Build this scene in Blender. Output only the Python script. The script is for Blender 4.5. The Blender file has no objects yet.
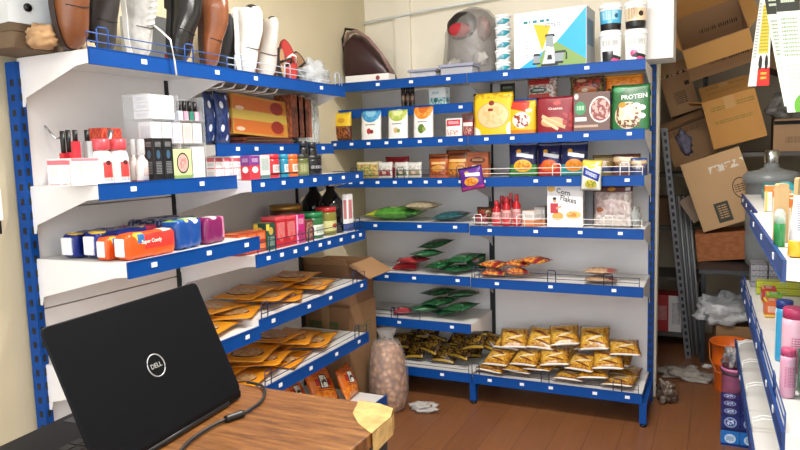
import bpy, bmesh, math, random
from math import sin, cos, pi, radians
from mathutils import Vector, Matrix, noise
C = bpy.context.scene.collection
rnd = random.Random(7)

# ------------------------------------------------------------------ materials
def lin(h):
    h = h.lstrip('#')
    v = [int(h[i:i+2], 16)/255 for i in (0, 2, 4)]
    return tuple(x/12.92 if x <= .04045 else ((x+.055)/1.055)**2.4 for x in v) + (1,)
_M = {}
def nodes(name):
    m = bpy.data.materials.new(name); m.use_nodes = True
    return m, m.node_tree.nodes, m.node_tree.links, m.node_tree.nodes['Principled BSDF']
def add_bump(N, L, b, scale, strength, dist=.01):
    t = N.new('ShaderNodeTexCoord'); n = N.new('ShaderNodeTexNoise'); n.inputs['Scale'].default_value = scale
    n.inputs['Detail'].default_value = 3
    bp = N.new('ShaderNodeBump'); bp.inputs['Strength'].default_value = strength; bp.inputs['Distance'].default_value = dist
    L.new(t.outputs['Object'], n.inputs['Vector']); L.new(n.outputs['Fac'], bp.inputs['Height']); L.new(bp.outputs['Normal'], b.inputs['Normal'])
def M(h, rough=.5, metal=0, vary=0, scale=8, bump=0, bscale=60, alpha=1, spec=.5):
    k = (h, rough, metal, vary, scale, bump, bscale, alpha)
    if k in _M: return _M[k]
    m, N, L, b = nodes('paint_' + h.strip('#'))
    b.inputs['Roughness'].default_value = rough; b.inputs['Metallic'].default_value = metal
    b.inputs['Specular IOR Level'].default_value = spec
    c = lin(h); b.inputs['Base Color'].default_value = c
    m.diffuse_color = c
    if vary:
        t = N.new('ShaderNodeTexCoord'); n = N.new('ShaderNodeTexNoise'); n.inputs['Scale'].default_value = scale; n.inputs['Detail'].default_value = 6
        r = N.new('ShaderNodeValToRGB'); r.color_ramp.elements[0].position = .3; r.color_ramp.elements[1].position = .7
        r.color_ramp.elements[0].color = tuple(x*(1-vary) for x in c[:3]) + (1,)
        r.color_ramp.elements[1].color = tuple(min(1, x*(1+vary)) for x in c[:3]) + (1,)
        L.new(t.outputs['Object'], n.inputs['Vector']); L.new(n.outputs['Fac'], r.inputs['Fac']); L.new(r.outputs['Color'], b.inputs['Base Color'])
    if bump: add_bump(N, L, b, bscale, bump)
    if alpha < 1: b.inputs['Alpha'].default_value = alpha
    _M[k] = m; return m
def clear(h='#ffffff', alpha=.3, rough=.15, bump=.6, bscale=40):
    return M(h, rough, 0, 0, 8, bump, bscale, alpha)
def PM(base, shapes, rough=.35, bump=.0, bscale=25, vary=0, metal=0):
    """printed packaging: shapes (kind, cu, cv, ru, rv, colour[, rot]) in the face's own UV"""
    k = (base, tuple(shapes), rough, bump, bscale, metal)
    if k in _M: return _M[k]
    m, N, L, b = nodes('print_' + base.strip('#'))
    b.inputs['Roughness'].default_value = rough; b.inputs['Metallic'].default_value = metal
    m.diffuse_color = lin(base)
    uv = N.new('ShaderNodeUVMap'); uv.uv_map = 'UVMap'
    rgb = N.new('ShaderNodeRGB'); rgb.outputs[0].default_value = lin(base); cur = rgb.outputs[0]
    def math_(op, a, bb=None):
        n = N.new('ShaderNodeMath'); n.operation = op
        for i, q in enumerate((a, bb)):
            if q is None: continue
            if isinstance(q, (int, float)): n.inputs[i].default_value = q
            else: L.new(q, n.inputs[i])
        return n.outputs[0]
    for s in shapes:
        kind, cu, cv, ru, rv, col = s[:6]; rot = s[6] if len(s) > 6 else 0
        a = N.new('ShaderNodeVectorMath'); a.operation = 'SUBTRACT'; L.new(uv.outputs[0], a.inputs[0]); a.inputs[1].default_value = (cu, cv, 0)
        v = a.outputs[0]
        if rot:
            r = N.new('ShaderNodeVectorRotate'); r.rotation_type = 'Z_AXIS'; r.inputs['Angle'].default_value = radians(rot)
            L.new(v, r.inputs['Vector']); v = r.outputs[0]
        d = N.new('ShaderNodeVectorMath'); d.operation = 'MULTIPLY'; L.new(v, d.inputs[0]); d.inputs[1].default_value = (1/ru, 1/rv, 0)
        if kind == 'e':
            l = N.new('ShaderNodeVectorMath'); l.operation = 'LENGTH'; L.new(d.outputs[0], l.inputs[0]); mask = math_('LESS_THAN', l.outputs['Value'], 1)
        else:
            ab = N.new('ShaderNodeVectorMath'); ab.operation = 'ABSOLUTE'; L.new(d.outputs[0], ab.inputs[0])
            sp = N.new('ShaderNodeSeparateXYZ'); L.new(ab.outputs[0], sp.inputs[0])
            mask = math_('LESS_THAN', math_('MAXIMUM', sp.outputs[0], sp.outputs[1]), 1)
            if kind in 'nt':
                nz = N.new('ShaderNodeTexNoise'); nz.inputs['Detail'].default_value = 2
                mp = N.new('ShaderNodeVectorMath'); mp.operation = 'MULTIPLY'; L.new(uv.outputs[0], mp.inputs[0])
                if kind == 'n': mp.inputs[1].default_value = (9, 9, 1); nz.inputs['Scale'].default_value = 1
                else: mp.inputs[1].default_value = (40*min(1, .35/ru)*1.2, 0.01, 1); nz.inputs['Scale'].default_value = 1
                if kind == 't':
                    fr = math_('FRACT', math_('MULTIPLY', math_('ADD', N_y(N, L, d), 1), max(1, round(rv/.035))/1.0))
                    rows = math_('GREATER_THAN', fr, .5); mask = math_('MULTIPLY', mask, rows)
                L.new(mp.outputs[0], nz.inputs['Vector'])
                mask = math_('MULTIPLY', mask, math_('GREATER_THAN', nz.outputs['Fac'], .5 if kind == 'n' else .45))
        mx = N.new('ShaderNodeMix'); mx.data_type = 'RGBA'; L.new(mask, mx.inputs['Factor'])
        L.new(cur, mx.inputs['A']) if False else L.new(cur, mx.inputs[6]); mx.inputs[7].default_value = lin(col); cur = mx.outputs[2]
    L.new(cur, b.inputs['Base Color'])
    if bump: add_bump(N, L, b, bscale, bump)
    _M[k] = m; return m
def N_y(N, L, d):
    s = N.new('ShaderNodeSeparateXYZ'); L.new(d.outputs[0], s.inputs[0]); return s.outputs[1]

# ------------------------------------------------------------------ mesh builder
class MB:
    def __init__(s): s.v = []; s.f = []; s.uv = []; s.mi = []; s.sm = []; s.off = (0, 0, 0)
    def add(s, verts, faces, uvs=None, mi=0, smooth=False):
        o = len(s.v); s.v += [tuple(a+b for a, b in zip(q, s.off)) for q in verts]
        for k, f in enumerate(faces):
            s.f.append([o+i for i in f]); s.mi.append(mi if not isinstance(mi, (list, tuple)) else mi[k]); s.sm.append(smooth)
            s.uv.append(uvs[k] if uvs else [(0.0, 0.0)]*len(f))
        return s
    def box(s, x0, x1, y0, y1, z0, z1, mi=0, wrap=False):
        V = [(x, y, z) for z in (z0, z1) for y in (y0, y1) for x in (x0, x1)]
        F = [(0, 1, 5, 4), (1, 3, 7, 5), (3, 2, 6, 7), (2, 0, 4, 6), (4, 5, 7, 6), (2, 3, 1, 0)]
        q = [(0, 0), (1, 0), (1, 1), (0, 1)]
        U = [[(a + (0 if wrap else 3*k), b) for a, b in q] for k in range(6)]
        return s.add(V, F, U, mi)
    def poly(s, pts, mi=0, uv=None): return s.add(pts, [list(range(len(pts)))], [uv] if uv else None, mi)
    def prism(s, outline, y0, y1, mi=0):       # outline in xz, extruded along y
        n = len(outline); V = [(x, y0, z) for x, z in outline] + [(x, y1, z) for x, z in outline]
        F = [list(range(n)), list(range(2*n-1, n-1, -1))] + [[i, i+n, (i+1) % n + n, (i+1) % n] for i in range(n)]
        return s.add(V, F, None, mi)
    def loft(s, rings, mi=0, cap=True, smooth=True, closed=True, vv=None):
        n = len(rings[0]); vv = vv or [i/(len(rings)-1) for i in range(len(rings))]; V = [p for r in rings for p in r]; F = []; U = []
        for i in range(len(rings)-1):
            for j in range(n if closed else n-1):
                k = (j+1) % n; F.append([i*n+j, i*n+k, (i+1)*n+k, (i+1)*n+j])
                a, b_, c, d = j/n, (j+1)/n, vv[i], vv[i+1]
                U.append([(a, c), (b_, c), (b_, d), (a, d)])
        s.add(V, F, U, mi, smooth)
        if cap: s.add(rings[0], [list(range(n))[::-1]], None, mi); s.add(rings[-1], [list(range(n))], None, mi)
        return s
    def lathe(s, prof, seg=20, c=(0, 0, 0), mi=0, cap=True, ax='z'):
        R = []
        for r, z in prof:
            ring = []
            for k in range(seg):
                a = 2*pi*k/seg - pi/2 - pi     # u = .5 faces the front (-y)
                x, y = r*cos(a), r*sin(a)
                ring.append((c[0]+x, c[1]+y, c[2]+z) if ax == 'z' else (c[0]+x, c[1]+z, c[2]+y) if ax == 'y' else (c[0]+z, c[1]+x, c[2]+y))
            R.append(ring)
        zs = [z for r, z in prof]; z0, z1 = min(zs), max(zs)
        return s.loft(R, mi, cap, vv=[(z-z0)/max(z1-z0, 1e-6) for z in zs])
    def tube(s, pts, r, seg=6, mi=0):
        P = [Vector(p) for p in pts]; R = []
        for i, p in enumerate(P):
            t = ((P[min(i+1, len(P)-1)] - P[i]).normalized() + (P[i] - P[max(i-1, 0)]).normalized())
            t = t.normalized() if t.length > 1e-6 else Vector((0, 0, 1))
            up = Vector((0, 0, 1)) if abs(t.z) < .9 else Vector((1, 0, 0))
            a = t.cross(up).normalized(); b = t.cross(a)
            R.append([tuple(p + r*(cos(2*pi*k/seg)*a + sin(2*pi*k/seg)*b)) for k in range(seg)])
        return s.loft(R, mi)
    def blob(s, rx, ry, rz, amp=.15, freq=3, seed=0, seg=24, rings=14, mi=0, c=(0, 0, 0), flat=None):
        R = []
        for i in range(rings+1):
            th = pi*i/rings; ring = []
            for k in range(seg):
                a = 2*pi*k/seg; d = Vector((sin(th)*cos(a), sin(th)*sin(a), -cos(th)))
                q = 1 + amp*(noise.noise(d*freq + Vector((seed*7.3, seed*1.7, 3))) * 1.4 - abs(noise.noise(d*freq*2.1 + Vector((seed, 5, seed)))))
                z = c[2] + d.z*rz*q
                if flat is not None: z = max(flat, z)
                ring.append((c[0]+d.x*rx*q, c[1]+d.y*ry*q, z))
            R.append(ring)
        return s.loft(R, mi, cap=False)
    def mesh(s, name, mats):
        me = bpy.data.meshes.new(name); me.from_pydata(s.v, [], s.f)
        u = me.uv_layers.new(name='UVMap'); flat = [c for f in s.uv for q in f for c in q]; u.data.foreach_set('uv', flat)
        for m in mats: me.materials.append(m)
        me.polygons.foreach_set('material_index', s.mi); me.polygons.foreach_set('use_smooth', s.sm)
        bm = bmesh.new(); bm.from_mesh(me); bmesh.ops.remove_doubles(bm, verts=bm.verts, dist=1e-6); bmesh.ops.recalc_face_normals(bm, faces=bm.faces); bm.to_mesh(me); bm.free()
        me.update(); return me
    def build(s, name, mats, parent=None, bevel=0):
        if not isinstance(mats, (list, tuple)): mats = [mats]
        o = bpy.data.objects.new(name, s.mesh(name, mats)); C.objects.link(o)
        if parent: o.parent = parent
        if bevel:
            b = o.modifiers.new('bevel', 'BEVEL'); b.width = bevel; b.segments = 2; b.limit_method = 'ANGLE'
        return o
def tag(o, label, cat, group=None, kind=None):
    o['label'] = label; o['category'] = cat
    if group: o['group'] = group
    if kind: o['kind'] = kind
    return o
def empty(name, label, cat, loc, rot=(0, 0, 0), group=None):
    o = bpy.data.objects.new(name, None); C.objects.link(o); o.empty_display_size = .05
    o.location = loc; o.rotation_euler = rot if not isinstance(rot, (int, float)) else (0, 0, rot)
    return tag(o, label, cat, group)
def struct(name, mb, mats):
    o = mb.build(name, mats); o['kind'] = 'structure'; return o
def item(name, label, cat, loc, rot, parts, group=None, bevel=0):
    """parts: [(part name, MB, material)]; a single nameless part makes the thing one mesh"""
    rot = rot if not isinstance(rot, (int, float)) else (0, 0, rot)
    if len(parts) == 1 and parts[0][0] is None:
        o = parts[0][1].build(name, parts[0][2], None, bevel); o.location = loc; o.rotation_euler = rot
        return tag(o, label, cat, group)
    e = empty(name, label, cat, loc, rot, group)
    for n, mb, mt in parts: mb.build(n, mt, e, bevel)
    return e
def dup(o, loc, rot, label=None, group=None):
    def cp(q, par):
        c = q.copy(); C.objects.link(c)
        if par: c.parent = par
        for ch in q.children: cp(ch, c)
        return c
    c = cp(o, None); c.location = loc; c.rotation_euler = rot if not isinstance(rot, (int, float)) else (0, 0, rot)
    if label: c['label'] = label
    if group: c['group'] = group
    return c
def lettering(parent, text, w, h, mp, mat, name='lettering', sub=0):
    cu = bpy.data.curves.new('t', 'FONT'); cu.body = text; cu.resolution_u = 2; cu.extrude = 0.004; cu.offset = .012
    o = bpy.data.objects.new('t', cu); me = bpy.data.meshes.new_from_object(o); bpy.data.objects.remove(o)
    xs = [v.co.x for v in me.vertices]; ys = [v.co.y for v in me.vertices]
    x0, x1, y0, y1 = min(xs), max(xs), min(ys), max(ys)
    for v in me.vertices:
        a = ((v.co.x-x0)/(x1-x0)-.5)*w; b = ((v.co.y-y0)/(y1-y0)-.5)*h
        v.co = Vector(mp(a, b, 0.0012 if v.co.z > 0 else 0.0002))
    me.materials.append(mat); me.name = name
    o = bpy.data.objects.new(name, me); C.objects.link(o); o.parent = parent; return o

# ------------------------------------------------------------------ camera (surveyed from the photograph)
CAM = Vector((1.70347, -3.62059, 1.48711)); CR = Vector((0.90402789, 0.42646141, -0.02939794))
CU = Vector((-0.0188179, 0.10840688, 0.99392849)); CF = Vector((-0.42705908, 0.89798586, -0.10602795)); FPX = 667.234
cam = bpy.data.cameras.new('camera'); cam.sensor_width = 36; cam.lens = FPX/800*36; cam.clip_start = .02
co = bpy.data.objects.new('camera', cam); C.objects.link(co); bpy.context.scene.camera = co
mw = Matrix((CR, CU, -CF)).transposed().to_4x4(); mw.translation = CAM; co.matrix_world = mw
def ray(px, py): return CF + CR*((px-400)/FPX) - CU*((py-225)/FPX)
def hit(px, py, p, n):                          # where the sight line meets the plane through p with normal n
    d = ray(px, py); p = Vector(p); n = Vector(n); return CAM + d*((p-CAM).dot(n)/d.dot(n))
def depth(p): return (Vector(p)-CAM).dot(CF)
def onz(px, py, z):                             # point of a level surface
    p = hit(px, py, (0, 0, z), (0, 0, 1)); return p, depth(p)/FPX
class Rack:
    def __init__(s, loc, rz): s.loc = Vector(loc); s.rz = rz; s.ex = Vector((cos(rz), sin(rz), 0)); s.ey = Vector((-sin(rz), cos(rz), 0))
    def W(s, lx, ly, z): return s.loc + s.ex*lx + s.ey*ly + Vector((0, 0, z))
    def L(s, p): d = Vector(p)-s.loc; return d.dot(s.ex), d.dot(s.ey), d.z
    def on(s, z, ly, px0, px1, pyt, d=0):       # an item standing on a shelf: base centre, width, height
        A = s.L(hit(px0, pyt, s.W(0, ly, 0), s.ey)); B = s.L(hit(px1, pyt, s.W(0, ly, 0), s.ey))
        return s.W((A[0]+B[0])/2, ly + d/2, z), B[0]-A[0], (A[2]+B[2])/2 - z
BR = Rack((-.5254, 0, 0), 0); LR = Rack((0, -2.103, 0), pi/2); RR = Rack((1.84, .5, 0), -pi/2 + radians(.9))
# ------------------------------------------------------------------ common materials
BLUE = M('#04448f', .45, vary=.06, spec=.25); NAVY = M('#14305f', .4); WHITE = M('#ebe8e7', .45, vary=.02); SHELFW = M('#e0dedb', .4, vary=.03)
DARK = M('#17181b', .5); CHROME = M('#c9cdd0', .2, 1); GREY = M('#8a8d90', .45); TAGW = M('#eef0f2', .5)
BLK = M('#0c0c0e', .35); WHT = M('#f0efec', .4); PAPER = M('#e9e6dd', .7)
KRAFT = M('#9a7450', .8, vary=.08, scale=5, bump=.1, bscale=30)

# ------------------------------------------------------------------ room
def floor_mat():
    m, N, L, b = nodes('floor_planks'); b.inputs['Roughness'].default_value = .38
    t = N.new('ShaderNodeTexCoord'); mp = N.new('ShaderNodeMapping'); L.new(t.outputs['Object'], mp.inputs['Vector']); mp.inputs['Rotation'].default_value = (0, 0, pi/2)
    br = N.new('ShaderNodeTexBrick'); L.new(mp.outputs[0], br.inputs['Vector'])
    br.inputs['Scale'].default_value = 1; br.inputs['Brick Width'].default_value = 1.3; br.inputs['Row Height'].default_value = .16; br.inputs['Mortar Size'].default_value = .0015
    br.inputs['Color1'].default_value = lin('#7e5030'); br.inputs['Color2'].default_value = lin('#875734'); br.inputs['Mortar'].default_value = lin('#4a2d1c')
    sc = N.new('ShaderNodeMapping'); L.new(t.outputs['Object'], sc.inputs['Vector']); sc.inputs['Scale'].default_value = (14, 1.2, 1)
    n = N.new('ShaderNodeTexNoise'); n.inputs['Scale'].default_value = 3; n.inputs['Detail'].default_value = 6; L.new(sc.outputs[0], n.inputs['Vector'])
    r = N.new('ShaderNodeValToRGB'); r.color_ramp.elements[0].color = (.72, .72, .72, 1); r.color_ramp.elements[1].color = (1.15, 1.12, 1.1, 1); L.new(n.outputs['Fac'], r.inputs['Fac'])
    mx = N.new('ShaderNodeMix'); mx.data_type = 'RGBA'; mx.blend_type = 'MULTIPLY'; mx.inputs['Factor'].default_value = 1
    L.new(br.outputs['Color'], mx.inputs[6]); L.new(r.outputs['Color'], mx.inputs[7]); L.new(mx.outputs[2], b.inputs['Base Color']); return m
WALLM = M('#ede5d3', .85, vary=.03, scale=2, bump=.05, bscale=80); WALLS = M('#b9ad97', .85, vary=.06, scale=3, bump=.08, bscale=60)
X0, X1, YF, YB, YS, ZC = -.475, 2.75, -5.0, .5, 2.1, 2.95
struct('floor', MB().box(X0-.1, X1+.1, YF, YS+.1, -.08, 0), floor_mat())
struct('ceiling', MB().box(X0-.1, X1+.1, YF, YS+.1, ZC, ZC+.08), M('#eeece6', .9))
struct('wall_left', MB().box(X0-.1, X0, YF, YB+.1, 0, ZC), M('#d2c6a8', .85, vary=.03, scale=2, bump=.05, bscale=80))  # cream wall toned down overall, part of its shade put into the colour
struct('wall_back', MB().box(X0, 1.4, YB, YB+.1, 0, ZC), WALLM)
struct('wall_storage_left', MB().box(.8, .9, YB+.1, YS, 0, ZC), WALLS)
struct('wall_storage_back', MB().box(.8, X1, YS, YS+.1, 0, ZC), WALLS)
struct('wall_right', MB().box(X1, X1+.1, YF, YS+.1, 0, ZC), WALLM)
struct('trim_1', MB().box(-.24, -.13, YB-.03, YB, 0, ZC), WALLM)      # shallow pilaster on the back wall

# ------------------------------------------------------------------ display racks
TAGME = MB().box(-.012, .012, -.0025, 0, -.008, .008).mesh('price_tag', [TAGW])
def price_tags(shelf, xs, y, z):
    for x in xs:
        o = bpy.data.objects.new('price_tag', TAGME); C.objects.link(o); o.parent = shelf; o.location = (x, y, z)
def guard(mb, x0, x1, y, z, h=.06, hoops=(), depth_=.0, r=.0022):
    for k in (.35, .8): mb.tube([(x0, y+.16, z+h*k), (x0, y+.015, z+h*k), (x0+.012, y, z+h*k), (x1-.012, y, z+h*k), (x1, y+.015, z+h*k), (x1, y+.16, z+h*k)] if depth_ else
                                [(x0, y, z), (x0, y, z+h*k), (x0+.001, y, z+h*k), (x1, y, z+h*k), (x1, y, z)], r)
    for x in hoops: mb.tube([(x-.022, y, z-.005), (x-.022, y-.002, z+h), (x-.016, y-.003, z+h+.008), (x+.016, y-.003, z+h+.008), (x+.022, y-.002, z+h), (x+.022, y, z-.005)], r*1.25)
    return mb
def shelf(root, x0, x1, z, y0, yb, railm, tags=0, gd=None, lb=True, rb=True, seed=0):
    s = MB().box(x0+.004, x1-.004, y0+.004, yb, z-.022, z-.002).build('shelf', SHELFW, root)
    MB().box(x0, x1, y0-.004, y0+.004, z-.047, z+.001).box(x0, x1, y0-.006, y0+.004, z-.05, z-.047).box(x0, x1, y0-.006, y0+.004, z+.001, z+.004).build('price_rail', railm, s)
    for on_, x in ((lb, x0+.0015), (rb, x1-.0035)):
        if on_:
            b = MB(); out = [(y0+.004, z-.004), (y0+.004, z-.045), (y0+.06, z-.05), (yb-.02, z-.135), (yb-.012, z-.165), (yb+.012, z-.165), (yb+.012, z-.004)]
            n = len(out); b.add([(x, a, c) for a, c in out] + [(x+.002, a, c) for a, c in out], [list(range(n)), list(range(2*n-1, n-1, -1))] + [[i, i+n, (i+1) % n+n, (i+1) % n] for i in range(n)])
            b.build('bracket', WHITE, s)
    if tags:
        q = random.Random(seed*13+int(z*100)); price_tags(s, [x0+(x1-x0)*(i+.35+.4*q.random())/tags for i in range(tags)], y0-.0045, z-.02)
    if gd:
        m, gx0, gx1, hoops = gd; guard(MB(), gx0, gx1, y0+.004, z+.002, hoops=hoops).build('wire_guard', m, s)
    return s
def upright(root, x, y, z1, m, foot=None):
    mb = MB().box(x-.015, x+.015, y, y+.05, 0, z1)
    k = .1
    while k < z1-.03:                                   # slots for the brackets
        mb.box(x-.0055, x+.0055, y-.0012, y+.001, k, k+.026, 1); mb.box(x-.0162, x+.0162, y+.014, y+.03, k, k+.022, 1); k += .05
    u = mb.build('upright', [m, DARK], root)
    return u
# --- back rack
W_ = .95; ZB = [1.923, 1.768, 1.575, 1.338, 1.068, .757, .478, .18]; D = .411
r = empty('display_rack', 'long white and blue metal shop rack along the back wall, stacked with snack packets', 'shop rack', BR.loc)
for i in range(3): upright(r, i*W_, D, 1.94 if i == 2 else 1.985, BLUE if i == 2 else DARK)
for b in range(2):
    for za, zb in ((.15, .66), (.665, 1.0), (1.005, 1.34), (1.345, 1.64), (1.645, 1.9)):
        MB().box(b*W_+.017, (b+1)*W_-.017, D+.01, D+.03, za, zb).build('back_panel', WHITE, r)
WG, DG = M('#eceae6', .35), M('#1b2b4c', .4)
for b in range(2):
    x0, x1 = b*W_+.003, (b+1)*W_-.003
    e = dict(lb=True, rb=True)
    shelf(r, x0, x1, ZB[0], 0, D, BLUE, 4 if b == 0 else 2, seed=b+1)
    shelf(r, x0, x1, ZB[1], .1, D, BLUE, 5 if b == 0 else 3, seed=b+2)
    shelf(r, x0, x1, ZB[2], 0, D, BLUE, 8 if b == 0 else 5, seed=b+3)
    shelf(r, x0, x1, ZB[3], 0, D, BLUE, 9 if b == 0 else 4, (DG if b == 0 else WG, x0+.02, x1-.01, ([.2, .52, .9] if b == 0 else [.99, 1.45, 1.8])), seed=b+4)
    if b == 0:
        shelf(r, x0, x1, 1.074, 0, D, BLUE, 4, seed=5)
        shelf(r, x0, x1, .76, 0, D, BLUE, 4, seed=6)
        shelf(r, x0, x1, .478, 0, D, BLUE, 3, (DG, x0+.02, .62, [.45]), seed=7)
    else:
        shelf(r, x0, x1, 1.06, 0, D, BLUE, 4, (WG, x0+.01, x1-.01, [1.0, 1.25, 1.72]), seed=8)
        shelf(r, x0, x1, .755, 0, D, BLUE, 3, (DG, x0+.02, x1-.02, [.98, 1.42, 1.72]), seed=9)
    s = shelf(r, x0, x1, ZB[7], 0, D, BLUE, 2 if b == 0 else 5, (DG, x0+.02, x1-.02, ([.12] if b == 0 else [.97, 1.38, 1.77])), lb=False, rb=False, seed=10+b)
for i in range(3):
    x = i*W_; MB().box(x-.018, x+.018, .0, D, .09, .132).box(x-.018, x+.018, .002, .04, .02, .09).build('base_leg', BLUE, r)
    MB().lathe([(.0, 0), (.016, 0), (.016, .012), (.007, .014), (.007, .03)], 10, (x, .02, 0)).build('foot', DARK, r)
# --- left rack: two bays standing against the left wall
r = empty('display_rack', 'white and blue metal shop rack along the left wall with shoes on top', 'shop rack', LR.loc, pi/2)
YA, YM, YE = 0.0, .678, 1.618
for x, m, z1 in ((YA, BLUE, 1.83), (YM, DARK, 1.83), (YE, DARK, 1.83)): upright(r, x, D, z1, m)
for a, b_ in ((YA, YM), (YM, YE)):
    for za, zb in ((.12, .5), (.505, .98), (.985, 1.33), (1.335, 1.838)):
        MB().box(a+.017, b_-.017, D+.01, D+.03, za, zb).build('back_panel', WHITE, r)
BG = M('#234f95', .4)
shelf(r, YA, YM, 1.846, .08, D, BLUE, 2, (BG, YA+.0, YM-.01, [.06, .45]), seed=21)
shelf(r, YM, YE, 1.846, .09, D, BLUE, 2, (M('#a9b4c6', .4), YM+.0, YE-.02, [.75, 1.1, 1.55]), seed=22)
shelf(r, YA, YM, 1.416, .08, D, BLUE, 2, seed=23)
shelf(r, YM, YE, 1.549, .175, D, BLUE, 5, seed=24)
shelf(r, YM, YE, 1.397, 0, D, BLUE, 7, seed=25)
shelf(r, YA, YM, 1.166, -.02, D, BLUE, 3, seed=26)
shelf(r, YM, YE, 1.087, 0, D, BLUE, 9, (DG, YM+.02, YE-.01, [.8, 1.1, 1.55]), seed=27)
shelf(r, YA, YM, .79, 0, D, BLUE, 3, seed=28)
shelf(r, YM, YE, .815, 0, D, BLUE, 4, (DG, YM+.02, YE-.01, [.72, 1.5]), seed=29)
shelf(r, YM, YE, .522, 0, D, BLUE, 4, (DG, YM+.02, YE-.01, [.72, 1.5]), seed=30)
shelf(r, YA, YM, .5, 0, D, BLUE, 0, seed=31)
shelf(r, YA, YM, .18, -.1, D, BLUE, 0, lb=False, rb=False, seed=32)
shelf(r, YM, YE, .18, -.1, D, BLUE, 0, lb=False, rb=False, seed=33)
for x in (YA, YM, YE): MB().box(x-.018, x+.018, -.09, D, 0, .13).build('base_leg', BLUE, r)
for k in range(6):                                                     # white display hooks under the top shelf
    x = .73+.075*k; MB().tube([(x, D, 1.79), (x, .2, 1.785), (x, .17, 1.79), (x, .155, 1.805)], .0035).build('peg_hook', WHT, r)
MB().tube([(.085, D+.01, 1.62), (.07, D-.03, 1.6), (.075, D-.05, 1.575), (.09, D-.055, 1.575), (.1, D-.05, 1.6)], .004).build('peg_hook', CHROME, r)
# --- right rack
r = empty('display_rack', 'navy and white metal shop rack at the right edge, holding tubes, soaps and bottles', 'shop rack', RR.loc, RR.rz)
NB = M('#1c3f7c', .4)
for x in (0, 1.1, 2.2):
    upright(r, x, D, 1.4, NB)
    MB().box(x-.018, x+.018, 0, D, 0, .1).build('base_leg', NB, r)
for a in (0, 1.1):
    for za, zb in ((.12, .7), (.705, 1.36)): MB().box(a+.017, a+1.083, D+.01, D+.03, za, zb).build('back_panel', WHITE, r)
WW = M('#f4f4f2', .3)
for i, a in enumerate((0, 1.1)):
    shelf(r, a+.003, a+1.097 + (.15 if i else 0), 1.211, (-.005, -.025)[i], D, NB, 3, seed=40+i)
    shelf(r, a+.003, a+1.097, .735, .0, D, NB, 3, (NB, a+.02, a+1.08, [a+.3, a+.8]), seed=42+i)
    s = shelf(r, a+.003, a+1.097, .39, -.02, D, NB, 1, seed=44+i)
    for k in range(3):
        x = a+.2+.35*k; g = MB().tube([(x, -.015, .39), (x, -.012, .43), (x, .02, .445), (x, .12, .445), (x+.035, .12, .445), (x+.035, .02, .445), (x+.035, -.012, .43), (x+.035, -.015, .39)], .0028)
        g.build('wire_divider', WW, s)
# ------------------------------------------------------------------ packaging shapes
def pouch_fn(w, h, t, seed=0, stand=False, crumple=.5):
    def f(u, v, s=-1):
        uu = min(1, max(0, u)); vv = min(1, max(0, v))
        pu = max(0, sin(pi*uu))**.55
        if stand: pv = min(1, (1-vv)*1.5)**.8 * (.75+.25*min(1, vv*6))
        else: pv = max(0, sin(pi*min(1, max(0, (vv-.06)/.88))))**.5
        q = Vector((uu*3, vv*3, seed*3.1))
        nz = noise.noise(q)*.22 + noise.noise(q*2.7)*.13 - abs(noise.noise(q*1.6+Vector((9, 2, 1))))*.18
        y = s*t/2*pu*pv*(1+crumple*nz)
        edge = 1 - .05*sin(pi*vv)*(0 if stand else 1)
        x = (u-.5)*w*edge + .015*w*noise.noise(Vector((seed, vv*4, 1)))*(abs(2*uu-1))
        z = h*v + .012*h*noise.noise(Vector((uu*5, seed, 4 if v > .5 else 8)))*(1 if v > .5 else 0) - (0 if stand else .02*h*sin(pi*uu)*(2*vv-1))
        return (x, y, max(0, z))
    return f
def pouch(w, h, t, seed=0, stand=False, nu=12, nv=14, lie=False, crumple=.5, mb=None):
    f = pouch_fn(w, h, t, seed, stand, crumple); mb = mb or MB(); V = []; F = []; U = []
    g = (lambda p: (p[0], p[2]-h/2, -p[1]+t*.46)) if lie else (lambda p: p)
    for s in (-1, 1):
        o = len(V)
        for j in range(nv+1):
            for i in range(nu+1): V.append(g(f(i/nu, j/nv, s)))
        for j in range(nv):
            for i in range(nu):
                a = o+j*(nu+1)+i; F.append((a, a+1, a+nu+2, a+nu+1)); U.append([(i/nu, j/nv), ((i+1)/nu, j/nv), ((i+1)/nu, (j+1)/nv), (i/nu, (j+1)/nv)])
    return mb.add(V, F, U, 0, True)
def stand_pouch(rk, z, ly, px0, px1, pyt, name, label, cat, mat, t=.055, seed=1, group=None, stand=True, lean=0, twist=0, texts=()):
    loc, w, h = rk.on(z, ly, px0, px1, pyt, t)
    rot = (radians(lean), 0, rk.rz+radians(twist))
    mb = pouch(w, h, t, seed, stand)
    if not texts: return item(name, label, cat, loc, rot, [(None, mb, mat)], group)
    e = empty(name, label, cat, loc, rot, group); mb.build('packet', mat, e)
    f = pouch_fn(w, h, t, seed, stand)
    for s, cu_, cv_, tw, th, col, ang in texts:
        def mp(a, b, d, cu_=cu_, cv_=cv_, ang=ang):
            a, b = a*cos(ang)-b*sin(ang), a*sin(ang)+b*cos(ang)
            p = f(cu_+a/w, cv_+b/h, -1); return (p[0], p[1]-.0015-d, p[2])
        lettering(e, s, tw*w, th*h, mp, M(col, .4))
    return e
def stand_box(rk, z, ly, px0, px1, pyt, name, label, cat, mat, d=.06, group=None, twist=0, wrap=True, bevel=.002, pos=None):
    loc, w, h = rk.on(z, ly, px0, px1, pyt, d)
    return item(name, label, cat, loc, rk.rz+radians(twist), [(None, MB().box(-w/2, w/2, -d/2, d/2, 0, h, wrap=wrap), mat)], group, bevel)
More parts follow.
